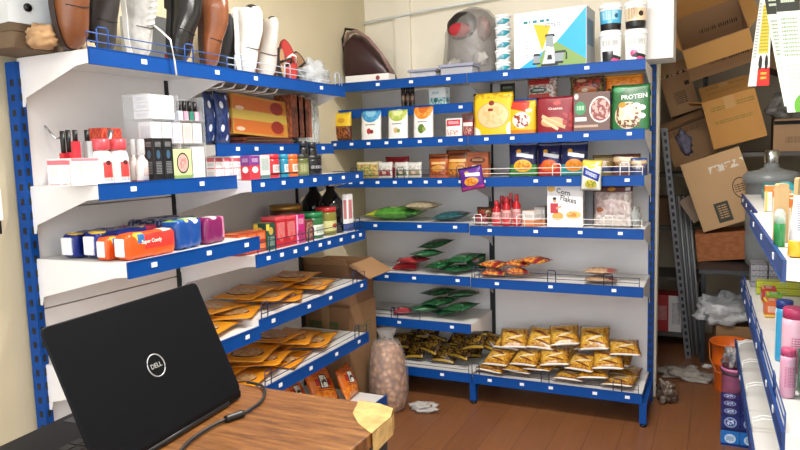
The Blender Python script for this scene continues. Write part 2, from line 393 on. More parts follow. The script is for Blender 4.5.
def stand_jar(rk, z, ly, px0, px1, pyt, name, label, cat, body, lid, lidh=.18, neck=.9, group=None, shoulder=.06, shape=None, lidname='lid'):
    loc, w, h = rk.on(z, ly, px0, px1, pyt, 0); R = w/2; loc = loc + rk.ey*R; hb = h*(1-lidh)
    prof = shape(R, hb) if shape else [(0, 0), (R*.94, 0), (R, .006), (R, hb*(1-shoulder*2)), (R*neck, hb)]
    l = MB().lathe([(R*neck*.98, hb-.001), (R*min(1, neck*1.08), hb+.001), (R*min(1, neck*1.08), h-.003), (R*neck*.9, h)], 18)
    return item(name, label, cat, loc, rk.rz, [('body', MB().lathe(prof, 22), body), (lidname, l, lid)], group)

# ------------------------------------------------------------------ left rack, shoes on the top shelf
ZT = 1.846
def shoe(name, label, px, pyt, ly, upper, sole, tilt=0, twist=0, lace=None, size=1.0, flip=False, lean=0):
    """a shoe standing on its toe; upper towards the aisle"""
    ly += .022; p = hit(px, pyt, LR.W(0, ly, 0), LR.ey); l = LR.L(p); loc = LR.W(l[0], ly, ZT+.004)
    st = [(0, .02, .012), (.04, .062, .03), (.12, .084, .045), (.25, .098, .055), (.4, .094, .066), (.52, .08, .082), (.64, .072, .095), (.8, .07, .1), (.93, .066, .1), (1, .045, .088)]
    R = []; S0 = []
    for s, w_, h_ in st:
        ring = []
        for k in range(13):
            a = pi*k/12; ring.append((size*w_/2*cos(a), -size*h_*max(0, sin(a))**.75, size*.29*s))
        for k in range(1, 6): ring.append((size*w_/2*(-1+k/3), .003, size*.29*s))
        R.append(ring)
    up = MB().loft(R); so = MB()
    for s, w_, h_ in st: S0.append([(size*(w_/2+.004)*x, y, size*.294*s-.002) for x, y in ((-1, 0), (1, 0), (1, .018), (-1, .018))])
    so.loft(S0, smooth=False); so.box(-.03*size, .03*size, .018, .032, .2*size, .285*size)
    ins = MB().blob(.022*size, .03*size, .02*size, .0, c=(0, -.05*size, .283*size))
    e = empty(name, label, 'shoe', loc, (radians(lean), radians(tilt), LR.rz+radians(twist)))
    up.build('upper', upper, e); so.build('sole', sole, e); ins.build('lining', M('#2a2320', .8), e)
    seam = MB(); zz = .29*size
    seam.tube([(size*.047*cos(a), -size*.0665*sin(a)**.75-.0006, zz*(.44-.06*sin(a))) for a in [radians(20+14*k) for k in range(11)]], .0016)
    seam.build('stitching', M('#1e1512', .6), e)
    if lace:
        for k in range(5):
            z0 = zz*(.42+.07*k); y = -(.072+.006*k)*size
            MB().tube([(-.024*size, y+.008, z0), (0, y-.004, z0+.006), (.024*size, y+.008, z0+.012)], .0035).build('lace', lace, e)
        MB().tube([(.004, -.07*size, zz*.42), (-.008, -.1, .1), (-.022, -.137, .068), (-.024, -.142, .0), (-.022, -.142, -.055)], .0035).build('lace', lace, e)
    return e
LEA = dict(bump=.08, bscale=25)
shoe('dress_shoe', 'brown leather shoe standing on its toe at the near end of the top left shelf', 72, 30, .14, M('#7c4a2c', .35, vary=.18, scale=14, bump=.08), M('#2b1a12', .5), tilt=-12, twist=18, size=1.12)
shoe('dress_shoe', 'dark grey shoe on its toe, between the brown shoe and the white sneaker', 101, 30, .17, M('#35302f', .5, vary=.1), M('#151515', .6), tilt=-4, twist=10, size=.95)
shoe('sneaker', 'white and grey sneaker with a white lace dangling over the blue rail', 137.5, 36, .175, M('#c3c1bd', .5, vary=.25, scale=30), M('#eceae6', .5), tilt=-10, twist=20, lace=WHT, size=1.0)
shoe('dress_shoe', 'shiny black leather shoe on its toe beside the grey shoebox', 175, 36, .15, M('#1d1c1d', .16, vary=.1), M('#0d0d0d', .5), tilt=6, twist=20, size=1.05)
shoe('dress_shoe', 'glossy tan brown shoe standing between two black shoes', 206, 36, .16, M('#7b482c', .25, vary=.2, scale=16), M('#2b1a12', .5), tilt=-2, twist=25, size=1.0)
shoe('dress_shoe', 'black cloth shoe between the tan brown shoe and the white plastic-wrapped pair', 223, 50, .27, M('#1f2024', .7), M('#101114', .6), tilt=0, twist=-20, size=.9)
shoe('sneaker', 'white sneaker in the middle of the top left shelf, left one of a pair', 245, 50, .17, M('#dcdad8', .5, vary=.12, scale=25), M('#f0efec', .5), tilt=-4, twist=10, size=1.0)
shoe('sneaker', 'white and brown sneaker, right one of the plastic-wrapped pair', 264, 50, .17, M('#cfc6bf', .5, vary=.2, scale=12), M('#8a5a44', .5), tilt=6, twist=-30, size=.92)
def sandal(name, label, px, py, ly, insole, rim, strap, tilt, h=.2, twist=0):
    ly += .035; p = hit(px, py, LR.W(0, ly, 0), LR.ey); l = LR.L(p); loc = LR.W(l[0], ly, ZT+.014)
    e = empty(name, label, 'sandal', loc, (radians(-6), radians(tilt), LR.rz+radians(twist)))
    def outl(g): return [((.036+g)*sin(2*pi*k/22)*(1 if k < 11 else .92)*(1-.12*cos(4*pi*k/22)), h/2-(h/2+g)*cos(2*pi*k/22)) for k in range(22)]
    MB().prism(outl(.004), 0, .02).build('sole', rim, e); MB().prism(outl(-.004), -.003, .001).build('insole', insole, e)
    MB().tube([(-.036, .0, h*.45), (-.02, -.04, h*.55), (.0, -.045, h*.6), (.02, -.04, h*.55), (.036, 0, h*.45)], .006).build('strap', strap, e)
    return e
sandal('sandal', 'tan-soled flat sandal with a dark rim leaning on the wire guard', 283, 60, .13, M('#b98f6a', .7, vary=.1), M('#2a2420', .6), M('#2a2420', .6), 10, .15, 15)
sandal('sandal', 'tan sandal leaning behind the dark-rimmed one on the top left shelf', 278, 50, .2, M('#b78858', .7), M('#a87d55', .6), M('#7a5a3c', .6), -4, .2, 5)
sandal('sandal', 'red sandal with a white buckle patch near the middle of the top shelf', 292, 50, .18, M('#a8281f', .55), M('#8d1f1b', .6), M('#e8e4e0', .5), -8, .21, -25)
sandal('sandal', 'brown sandal with black loop straps, right of the red sandal', 304, 50, .2, M('#8f6a4b', .7), M('#33221c', .6), M('#141416', .5), -14, .17, -20)
# boxes, paper and plastic on the top shelf
def sbox(name, label, cat, px0, px1, pyt, ly, d, mat, z=ZT, twist=0, extra=None, rk=LR, h=None):
    loc, w, hh = rk.on(z, ly, px0, px1, pyt, d); h = h or hh
    e = item(name, label, cat, loc, rk.rz+radians(twist), [('carton', MB().box(-w/2, w/2, -d/2, d/2, 0, h), mat)] + (extra(w, d, h) if extra else []))
    return e
SB = M('#c9cdd0', .6, vary=.03)
loc = LR.W(.14, .31, ZT)
e = item('shoebox', 'grey-white shoebox with a round finger hole, at the near end of the top left shelf', 'shoebox', LR.W(.03, .31, ZT+.075), LR.rz+radians(-8),
     [('carton', MB().box(-.16, .16, -.09, .09, 0, .125), SB), ('lid', MB().box(-.163, .163, -.093, .093, .09, .13), M('#d5d8da', .6)),
      ('finger_hole', MB().lathe([(0, 0), (.013, 0), (.013, .003)], 18, (-.1, -.0945, .05), ax='y'), BLK)])
item('shoebox', 'plain brown flat shoebox underneath the grey-white box with the finger hole', 'shoebox', LR.W(.03, .335, ZT), LR.rz, [('carton', MB().box(-.165, .165, -.095, .095, 0, .055), M('#66523d', .8)), ('lid', MB().box(-.168, .168, -.098, .098, .05, .074), M('#5c4a37', .8))])
item('shoebox', 'grey shoebox standing behind the sneakers with a red stripe', 'shoebox', LR.W(.52, .33, ZT), LR.rz, [('carton', MB().box(-.1, .1, -.06, .06, 0, .2), M('#b9bec1', .6)), ('stripe', MB().box(.0, .1, -.062, -.0595, .02, .06), M('#b13434', .5))])
item('shoebox', 'tan shoebox standing behind the white sneakers on the top left shelf', 'shoebox', LR.W(.98, .34, ZT), LR.rz, [('carton', MB().box(-.09, .12, -.06, .06, 0, .17), M('#a5815c', .8)), ('lid', MB().box(-.094, .124, -.064, .064, .15, .19), M('#94714f', .8))])
TANP = M('#b08b63', .85, vary=.25, scale=18, bump=.3, bscale=20)
def crumple(name, label, cat, loc, rot, r, mat, seed, amp=.35, freq=2.2, mats=None, group=None, flat=True):
    mb = MB().blob(r[0], r[1], r[2], amp, freq, seed, 30, 18, c=(0, 0, r[2]*.8), flat=0 if flat else None)
    return item(name, label, cat, loc, rot, [(None, mb, mat)], group)
crumple('crumpled_paper', 'crumpled brown packing paper on the near end of the top left shelf', 'paper', LR.W(-.065, .2, ZT), (0, 0, .4), (.05, .045, .042), TANP, 3, .22, 3.5)
crumple('crumpled_paper', 'small beige wad of torn packing paper beside the brown crumpled paper', 'paper', LR.W(.085, .2, ZT), (0, 0, 1.2), (.032, .032, .028), M('#c2ab8a', .8, vary=.3, scale=30, bump=.3), 5, .4)
PL = clear('#e9edf0', .38, .12, .9, 35)
crumple('plastic_bag', 'clear crumpled plastic bag stretched over the shoes in the middle of the top shelf', 'plastic bag', LR.W(1.12, .355, ZT+.215), (0, .05, LR.rz), (.24, .045, .05), clear('#b9aa98', .45, .15, .9, 30), 8, .4, 3, flat=False)
e = crumple('plastic_bag', 'clear plastic wrapped bundle with white edges at the far end of the left top shelf', 'plastic bag', LR.W(1.47, .18, ZT), (0, 0, LR.rz-.1), (.11, .05, .075), clear('#cfd4d8', .5, .1, 1, 30), 11, .3, 2.6)
item('plastic_slipper_pair', 'pair of white strip-edged slippers inside the clear wrapped bundle', 'slippers', LR.W(1.46, .185, ZT+.02), (0, .6, LR.rz), [('slipper', MB().box(-.07, .07, -.006, .0, .0, .055), M('#e6e6e6', .4)), ('slipper', MB().box(-.06, .07, .012, .02, .0, .05), M('#4a4644', .5))])
crumple('blue_pouch', 'small blue plastic pouch behind the sandals on the top left shelf', 'pouch', LR.W(1.3, .3, ZT+.002), (0, 0, 0), (.035, .03, .085), M('#2f4f98', .4, bump=.3), 4, .25)
# maroon bag lying over the corner
e = empty('handbag', 'dark maroon leather bag slumped over the corner of the top shelves', 'bag', (-.3, .225, 1.926), (0, 0, radians(8)))
R = []
for i, (x, hz, dy, z0) in enumerate([(-.165, .16, .05, .08), (-.15, .27, .07, .02), (-.1, .33, .085, 0), (-.03, .31, .09, 0), (.05, .23, .09, 0), (.11, .15, .085, 0), (.15, .08, .07, 0), (.17, .03, .03, .01)]):
    R.append([(x, -dy*cos(2*pi*k/16)*(1+.05*sin(k*3+i)), z0+hz/2*(1+sin(2*pi*k/16)*abs(sin(2*pi*k/16))**-.2 if abs(sin(2*pi*k/16)) > .01 else 1)) for k in range(16)])
MB().loft(R).build('bag_body', M('#33191c', .32, vary=.2, bump=.15, bscale=14), e)
MB().tube([(-.16, -.04, .25), (-.12, -.06, .325), (-.06, -.075, .335), (.02, -.085, .28), (.1, -.085, .185), (.165, -.06, .05)], .011).build('trim_piping', M('#8d6f6a', .35), e)
MB().tube([(-.165, -.02, .2), (-.17, -.03, .3), (-.15, -.03, .36), (-.09, -.02, .35)], .009).build('strap', BLK, e)

# ------------------------------------------------------------------ left rack, shelf with cosmetics
Z2 = 1.416
WB = PM('#efece9', [('r', .5, .92, .6, .1, '#e26d78'), ('t', .55, .5, .32, .18, '#9a9aa2'), ('r', .5, .1, .4, .03, '#d9a8a8')])
for i, (a, b, t, tw) in enumerate([(57, 66, 160, 16), (64, 74, 160, 14)]):
    stand_box(LR, Z2, .1+.01*i, a, b, t, 'cosmetic_box', ('leftmost white cosmetic carton with a pink top, leaning at the near end', 'second white cosmetic carton with a pink top, leaning on the display tray')[i], 'cosmetic box', WB, .045, 'white and pink cosmetic cartons', tw)
loc, w, h = LR.on(Z2, .1, 71, 99, 158, .11)
e = empty('lipstick_tray', 'white printed counter tray with pink lipstick packs, left of the two lotion bottles', 'display tray', loc, LR.rz)
MB().box(-w/2, w/2, -.055, .055, 0, h).build('tray_box', PM('#ece9e6', [('t', .5, .62, .42, .2, '#8c8f99'), ('r', .5, .95, .6, .06, '#d98791'), ('t', .5, .2, .4, .06, '#c9a0a0')]), e, .002)
RED = M('#c62d3d', .2); 
for i, (px, t, b_) in enumerate([(62, 131, 156), (67.5, 130, 155), (74.5, 130, 155), (86.5, 130, 152)]):
    zz = Z2 + h + .001 if i > 1 else Z2
    loc2, w2, h2 = LR.on(Z2, .13 if i > 1 else .17, px-2.6, px+2.6, t, 0); base = Z2+h+.0005 if i > 1 else Z2
    hh = h2-(base-Z2); bh = hh*.6
    item('nail_polish', ('first red nail polish with a black cap from the near end', 'second red nail polish with a black cap from the near end', 'third red nail polish with a black cap, on the tray', 'clear nail polish with a black cap, standing right of the red ones')[i], 'nail polish',
         Vector((loc2.x, loc2.y, base)), LR.rz, [('bottle', MB().box(-w2/2, w2/2, -w2/2, w2/2, 0, bh), RED if i < 3 else M('#a9acaf', .2)), ('cap', MB().lathe([(w2*.4, bh-.001), (w2*.4, hh)], 12), BLK)], 'nail polishes on the cosmetics shelf')
loc, w, h = LR.on(Z2, .15, 96.5, 102, 126, 0)
item('mascara', 'slanted black mascara tube with a silver band, next to the red gift box', 'mascara', Vector((loc.x, loc.y, Z2)), (0, radians(14), LR.rz), [('tube', MB().lathe([(.008, 0), (.008, .1)], 12), M('#2a2a2c', .3)), ('cap', MB().lathe([(.009, .1), (.009, h*.97)], 12), CHROME)])
loc, w, h = LR.on(Z2, .2, 101, 121, 128, .06)
item('gift_box', 'red speckled box with a gold emblem, behind the two lotion bottles', 'box', loc, LR.rz, [('box', MB().box(-w/2, w/2, -.03, .03, 0, h, wrap=True), PM('#a72a24', [('n', .5, .75, .5, .25, '#c8553a'), ('e', .5, .4, .14, .18, '#b08a2e'), ('r', .5, .05, .5, .06, '#e9c8c0')]))])
def lotion_shape(R, hb): return [(0, 0), (R*.9, 0), (R, .006), (R*.97, hb*.75), (R*.85, hb*.92), (R*.55, hb)]
LOT = PM('#f0eeec', [('r', .5, .42, .09, .22, '#dd4a48'), ('e', .5, .62, .05, .07, '#5c1f22'), ('t', .5, .14, .1, .06, '#a0a0a0')], .3)
for i, (a, b) in enumerate([(98.5, 115.5), (116, 132)]):
    stand_jar(LR, Z2, .085, a, b, 138.5, 'lotion_bottle', ('white lotion bottle with a coral cap, nearer one of the two', 'white lotion bottle with a coral cap, right one of the two')[i], 'bottle', LOT, M('#d94d55', .3), .24, .78, 'lotion bottles', shape=lotion_shape, lidname='cap')
def spray_shape(R, hb): return [(0, 0), (R, 0), (R, hb*.75), (R*.5, hb*.9), (R*.45, hb)]
for i, (a, b) in enumerate([(132, 137.5), (140, 149)]):
    stand_jar(LR, Z2, .14-.055*i, a, b, 139, 'spray_bottle', ('slim clear mist bottle just behind the right lotion bottle', 'clear-capped mist bottle with a white label, left of the black boxes')[i], 'bottle', PM('#d9d2cf', [('r', .5, .4, .4, .38, '#efecea'), ('t', .5, .4, .1, .2, '#b46a6a'), ('r', .5, .03, .5, .04, '#b5533f')], .2), clear('#dfe4e6', .5, .1, 0), .36, .6, 'mist bottles', shape=spray_shape, lidname='cap')
BB = PM('#1c1d20', [('e', .5, .62, .2, .1, '#3b5c77'), ('t', .5, .3, .3, .15, '#8a8d90'), ('t', .5, .85, .3, .06, '#9a9da0')], .35)
for i, (a, b) in enumerate([(152.5, 162), (162.5, 172)]):
    stand_box(LR, Z2, .09, a, b, 138, 'cosmetic_box', ('black upright perfume carton, left of the pair beside the acrylic stand', 'black upright perfume carton, right of the pair beside the acrylic stand')[i], 'cosmetic box', BB, .045, 'black perfume cartons')
# acrylic stand with small boxes
loc, w, h = LR.on(Z2, .1, 149, 203, 95, .13)
e = empty('acrylic_stand', 'clear acrylic cosmetics stand with three tiers at the middle of the left rack', 'display stand', loc, LR.rz)
AC = clear('#eef2f4', .22, .08, 0)
for x in (-w/2, .0, w/2-.003): MB().box(x, x+.003, -.065, .065, 0, h).build('side_panel', AC, e)
for z in (0.001, h*.42, h*.7): MB().box(-w/2+.003, w/2-.003, -.063, .063, z, z+.003).build('tier', AC, e)
MB().box(-w/2+.003, w/2-.003, .062, .065, 0, h*.98).build('back_panel', AC, e)
def in_stand(fx, fy, fz): return LR.W(LR.L(loc)[0]+fx*w, LR.L(loc)[1]+fy, Z2+h*fz)
for k in range(3):
    item('cream_box', ('lowest', 'middle', 'uppermost')[k] + ' wide white cream carton on the left side of the acrylic stand', 'cosmetic box', in_stand(-.27, -.02, .7)+Vector((0, 0, .0045+.0285*k)) if k else in_stand(-.27, -.02, .7)+Vector((0, 0, .0045)), LR.rz,
         [(None, MB().box(-w*.21, w*.21, -.04, .04, 0, .027, wrap=True), PM('#f1f0f2', [('t', .5, .5, .3, .2, '#a8a6c4')]))], 'white cream cartons in the stand')
for k in range(5):
    for j, zf in enumerate((.42,)):
        item('cream_box', ['small white carton with dashes, first in the acrylic stand row', 'small white carton with dashes, second in the acrylic stand row', 'lilac tinted carton, third in the acrylic stand row', 'beige tinted carton, fourth in the acrylic stand row', 'pale carton, last in the acrylic stand row'][k], 'cosmetic box', in_stand(-.4+.19*k, -.03, zf)+Vector((0, 0, .0045)), LR.rz,
             [(None, MB().box(-w*.085, w*.085, -.03, .03, 0, h*.24, wrap=True), PM(['#efedf0', '#eceaee', '#d5d2e6', '#e3d0c2', '#d6dde4'][k], [('t', .5, .5, .38, .3, '#8d8da6'), ('r', .5, .12, .4, .05, '#b9b3c9')]))], 'small cartons on the middle tier')
for k in range(4):
    c = ['#c9d0e2', '#cf9db0', '#3c7d6b', '#d3a7b8'][k]
    x = .14+.105*k
    item('nail_polish', ['pale blue', 'dusty pink', 'teal green', 'rose'][k] + ' nail polish bottle with a black cap on top of the acrylic stand', 'nail polish', in_stand(x, -.03, .7)+Vector((0, 0, .0045)), LR.rz,
         [('bottle', MB().box(-.011, .011, -.01, .01, 0, .034), M(c, .15)), ('cap', MB().lathe([(.009, .033), (.008, .072)], 12), BLK)], 'nail polishes in the acrylic stand')
stand_box(LR, Z2+.0045, .09, 173, 191, 149, 'soap_box', 'pale green square soap carton with a pink rose circle, below the acrylic stand', 'soap box', PM('#c3dc9c', [('e', .5, .52, .34, .36, '#3a3332'), ('e', .5, .52, .28, .3, '#e9a9a0'), ('n', .5, .52, .16, .18, '#c97f7c'), ('r', .5, .05, .5, .06, '#8aa85c')]), .04)
stand_box(LR, Z2+.0045, .1, 192, 204, 147, 'cream_box', 'white carton with grey print right of the green soap carton', 'cosmetic box', PM('#efeeec', [('t', .5, .6, .35, .25, '#a7a7a7'), ('r', .5, .08, .5, .05, '#c5d3c0')]), .05)
# upper shelf of the far bay: gift packs, incense cartons
Z3 = 1.549
DB = PM('#16264f', [('n', .5, .5, .5, .5, '#233c78'), ('e', .3, .75, .1, .07, '#cfd6e6'), ('e', .7, .55, .09, .06, '#c2cbe0'), ('e', .3, .3, .1, .07, '#cfd6e6'), ('e', .7, .12, .09, .06, '#b5bfd9'), ('e', .75, .9, .07, .05, '#aab6d4')], .3, .3)
for i, (a, b, ly, t) in enumerate([(206.5, 217, .22, 90), (217.5, 232, .2, 91)]):
    stand_pouch(LR, Z3, ly, a, b, t, 'fabric_pack', ('dark blue hanging pack with silver spots, nearer of the two', 'dark blue hanging pack with silver spots, right of the two')[i], 'pack', DB, .05, 3+i, 'dark blue spotted packs', stand=False)
INC = PM('#b9873a', [('r', .5, .5, .5, .12, '#c0a54c'), ('r', .45, .78, .44, .16, '#c26a2b'), ('r', .45, .22, .44, .16, '#c26a2b'), ('e', .77, .77, .12, .17, '#8d2a1d'), ('e', .77, .27, .12, .17, '#8d2a1d'), ('e', .12, .66, .07, .05, '#d8b8a0'), ('e', .12, .14, .07, .05, '#d8b8a0')], .4)
BRN = PM('#6d3a26', [('n', .5, .5, .5, .5, '#a0583a'), ('n', .3, .3, .4, .4, '#3d211a')], .4)
loc, w, h = LR.on(Z3, .2, 236, 292, 92, .14)
stk = [LR.W(LR.L(loc)[0]+.0, .262, Z3+.002+.0065*k) for k in range(5)]
for k in range(5):
    m = [M('#5a2320', .4), M('#6e2c24', .4), M('#47442c', .4), M('#7b2a22', .4), M('#4c2c22', .4)][k]
    item('incense_pack', ['lowest dark red', 'second dark red', 'olive green', 'fourth brick red', 'topmost brown'][k] + ' flat packet in the pile under the orange carton', 'packet', stk[k] + Vector((.005*(k % 3), .03*((k*7) % 5)/5, 0)), LR.rz+.03*(k-2), [(None, MB().box(-.19, .19, -.06, .08, 0, .006), m)], 'flat packets in a pile')
item('incense_carton', 'orange and gold carton with two dark red discs on the upper left shelf', 'carton', loc+Vector((0, 0, .036)), (radians(-3), radians(3), LR.rz), [(None, MB().box(-w/2, w/2, -.045, .045, 0, h-.062, wrap=True), INC)], bevel=.002)
for k in range(3):
    a = 290.5+6*k
    l2, w2, h2 = LR.on(Z3, .2, a, a+8, 93, .1)
    item('incense_carton', ('brown mottled carton directly right of the orange disc carton', 'brown mottled carton, second after the orange disc carton', 'brown mottled carton, third after the orange disc carton')[k], 'carton', l2+Vector((0, 0, .036)), LR.rz, [(None, MB().box(-w2/2, w2/2, -.05, .05, 0, h2-.045-.01*k, wrap=True), BRN)], 'brown mottled cartons')
SIL = PM('#d0d3d2', [('n', .5, .5, .5, .5, '#9aa29f'), ('r', .05, .5, .05, .5, '#8b8f8d'), ('n', .6, .4, .3, .4, '#b9bdb0')], .3)
for k in range(3):
    a = 303.5+6.6*k
    l2, w2, h2 = LR.on(Z3, .2, a, a+9, 92+1.5*k, .1)
    item('gift_roll', ('first', 'second', 'third')[k] + ' upright silver white patterned packet from the left', 'packet', l2, (0, radians(-2), LR.rz), [(None, pouch(w2*.98, h2*.97, .05, 30+k, False, crumple=.2), SIL)], 'silver white patterned packets')
# second shelf, far bay: cartons, cans and jars
Z4 = 1.397
SM = PM('#edeceb', [('r', .5, .85, .42, .08, '#c9606a'), ('r', .5, .5, .44, .02, '#d14a52'), ('t', .5, .65, .35, .06, '#a9a9b3'), ('r', .03, .5, .03, .5, '#cf5a62'), ('t', .5, .25, .35, .1, '#b7b7c0')], .45)
for k in range(4):
    a = 214.6+8.8*k
    stand_box(LR, Z4, .2-.02*k, a, a+8.4, 156, 'medicine_box', ('first', 'second', 'third', 'fourth')[k] + ' small white carton with red lines, counted from the near end', 'carton', SM, .05, 'white cartons with red lines')
stand_box(LR, Z4, .03, 249.5, 259.5, 155.5, 'medicine_box', 'purple and red carton with a white oval, after the four white cartons', 'carton', PM('#7a3c86', [('r', .5, .3, .5, .3, '#c8363f'), ('e', .5, .42, .3, .13, '#efe6e6'), ('t', .5, .8, .3, .08, '#d6c4da')]), .05)
stand_box(LR, Z4, .03, 260, 269.5, 155, 'medicine_box', 'pale grey carton with green print left of the red can', 'carton', PM('#c9cfcc', [('t', .5, .6, .4, .25, '#5f7d74'), ('r', .5, .1, .5, .07, '#54706a')]), .05)
CAN = lambda c, c2: PM(c, [('r', .5, .5, .1, .2, c2), ('t', .5, .5, .08, .14, '#3a3a3e'), ('r', .5, .22, .5, .04, '#1f1f22'), ('r', .5, .94, .5, .05, c)], .25)
for a, b, t, c, c2, nm in [(271.5, 282.5, 154, '#c22a35', '#efd9d5', 'red'), (283.5, 290.5, 154, '#1f7f9c', '#d9e6ea', 'teal blue'), (291.5, 300.5, 154, '#d9642c', '#efd9c8', 'orange')]:
    stand_jar(LR, Z4, .03, a, b, t, 'deodorant_can', nm + ' grip-capped can on the second left shelf', 'can', CAN(c, c2), M(c, .3), .2, .96, 'coloured cans on the second left shelf')
stand_jar(LR, Z4, .03, 302, 311.5, 154, 'cosmetic_jar', 'olive green jar with a black lid beside the orange can', 'jar', PM('#5a6136', [('r', .5, .45, .2, .3, '#7c8250'), ('t', .5, .45, .15, .2, '#b5b890')], .3), M('#24251c', .4), .2, 1)
stand_jar(LR, Z4, .03, 313.5, 325.5, 155, 'cosmetic_jar', 'big black jar with white print at the far end of the row', 'jar', PM('#1a1b1e', [('t', .5, .5, .15, .1, '#b8babd')], .25), M('#101114', .35), .2, 1)
for k in range(2):
    stand_jar(LR, Z4, .14, 304+8.5*k, 310.5+8.5*k, 141+k, 'spray_can', ('tall black spray can behind the olive jar', 'tall black spray can behind the big black jar')[k], 'can', M('#17181b', .25), M('#2a2c30', .3), .15, .8, 'tall black spray cans')
# sanitary packs on the third shelf, near bay
Z5 = 1.166
def soft_pack(name, label, cat, loc, rot, w, d, h, mat, seed=0, group=None, texts=(), cap=None):
    R = []
    n = 22
    for i in range(n+1):
        u = i/n; sc_ = 1 if .07 < u < .93 else .55 + .45*min(u, 1-u)/.07; ring = []
        for k in range(20):
            a = 2*pi*k/20; ca, sa = cos(a), sin(a)
            px = d/2*math.copysign(abs(ca)**.33, ca); pz = h/2*math.copysign(abs(sa)**.33, sa)
            q = 1+.09*noise.noise(Vector((u*6+seed, ca*1.5, sa*1.5+seed*3)))+.06*noise.noise(Vector((u*17+seed, ca*3, sa*3)))
            ring.append(((u-.5)*w, px*sc_*q, max(.0006, h/2+pz*sc_*q)))
        R.append(ring)
    mb = MB(); V = [p for r in R for p in r]; F = []; U = []
    for i in range(n):
        for k in range(20):
            j = (k+1) % 20; F.append((i*20+k, i*20+j, (i+1)*20+j, (i+1)*20+k))
            ks = [((k+5) % 20)/20*2-.5, ((k+5) % 20+1)/20*2-.5]
            va, vb = [1-(q-.0)/1 for q in ks]; va, vb = -va+1, -vb+1
            U.append([(i/n, 1-va), (i/n, 1-vb), ((i+1)/n, 1-vb), ((i+1)/n, 1-va)])
    mb.add(V, F, U, 0, True); mb.add(R[0], [list(range(20))], None, 0); mb.add(R[-1], [list(range(20))], None, 0)
    e = empty(name, label, cat, loc, rot if not isinstance(rot, (int, float)) else (0, 0, rot), group)
    mb.build('wrapper', mat, e)
    if cap: MB().box(-w/2-.002, -w/2+w*.03, -d*.32, d*.32, h*.15, h*.85).build('sealed_end', cap, e, .004)
    for s, cx, cz, tw, th, col in texts:
        def mp(a, b, dd, cx=cx, cz=cz): return (cx*w+a, -d/2*1.035-dd, h/2+cz*h+b)
        lettering(e, s, tw, th, mp, M(col, .4))
    return e
NV = PM('#182a7c', [('r', .2, .5, .12, .6, '#122060'), ('e', .12, .45, .07, .2, '#e3c14a'), ('n', .6, .6, .4, .3, '#2c479e'), ('r', .85, .5, .1, .5, '#9a2346'), ('e', .7, .5, .06, .25, '#c9a25a')], .22, .2)
OR = PM('#e2571f', [('r', .8, .55, .08, .28, '#efe6de'), ('e', .25, .25, .1, .2, '#efb13c'), ('r', .3, .15, .08, .12, '#3b6fa5'), ('e', .93, .5, .05, .3, '#f0a93a'), ('r', .65, .1, .3, .15, '#d13b34')], .25, .1)
def lp(px, py, z): return onz(px, py, z)[0]
pk = [(100, 247, .2), (128, 241, .0)]
soft_pack('pad_pack', 'long dark blue sanitary pack with a yellow emblem lying at the near end', 'sanitary pack', LR.W(.16, .285, Z5), LR.rz+radians(2), .28, .075, .085, NV, 1, cap=M('#e8eaf0', .4))
soft_pack('pad_pack', 'long dark blue pack with a red end lying behind the orange packs', 'sanitary pack', LR.W(.185, .195, Z5), LR.rz+radians(1), .3, .07, .09, NV, 2, cap=M('#e8eaf0', .4))
soft_pack('pad_pack', 'dark checkered sanitary pack at the back of the third left shelf', 'sanitary pack', LR.W(.44, .3, Z5), LR.rz, .24, .08, .1, PM('#23284a', [('n', .5, .5, .5, .5, '#8d93ad')], .3), 4)
soft_pack('pad_pack', 'blue pack with pale spots behind the green and blue pack', 'sanitary pack', LR.W(.45, .2, Z5), LR.rz, .17, .08, .1, PM('#2a3a74', [('n', .5, .5, .5, .5, '#a9b3cf')], .3), 5)
soft_pack('pad_pack', 'short orange sanitary pack with a white end, tucked behind the lettered orange one', 'sanitary pack', LR.W(.085, .118, Z5), LR.rz+radians(0), .13, .052, .075, OR, 6, cap=M('#f1ede8', .4))
soft_pack('pad_pack', 'orange sanitary pack lettered Super Comfy at the front of the third left shelf', 'sanitary pack', LR.W(.15, .05, Z5), LR.rz+radians(1), .235, .06, .085, OR, 7, cap=M('#f1ede8', .4), texts=[('Super Comfy', -.02, .12, .09, .018, '#f4ece0')])
e = soft_pack('pad_pack', 'blue pack with a green patch and a white pad picture, near the shelf joint', 'sanitary pack', LR.W(.345, .075, Z5), LR.rz+radians(5), .145, .085, .105, PM('#1c4a94', [('r', .5, .72, .42, .32, '#8fb83c'), ('e', .72, .5, .13, .4, '#eef1f3'), ('e', .25, .4, .09, .14, '#2b6fb0'), ('e', .4, .3, .07, .1, '#cfe07a')], .22, .15), 8)
soft_pack('pad_pack', 'maroon pack with a white pad picture and pink edge at the shelf joint', 'sanitary pack', LR.W(.49, .08, Z5), LR.rz+radians(6), .13, .085, .1, PM('#7c1f58', [('r', .9, .5, .1, .6, '#d988a8'), ('e', .5, .4, .13, .24, '#f0e6ea', 35), ('t', .4, .75, .2, .08, '#e6b6cc')], .22, .15), 9)
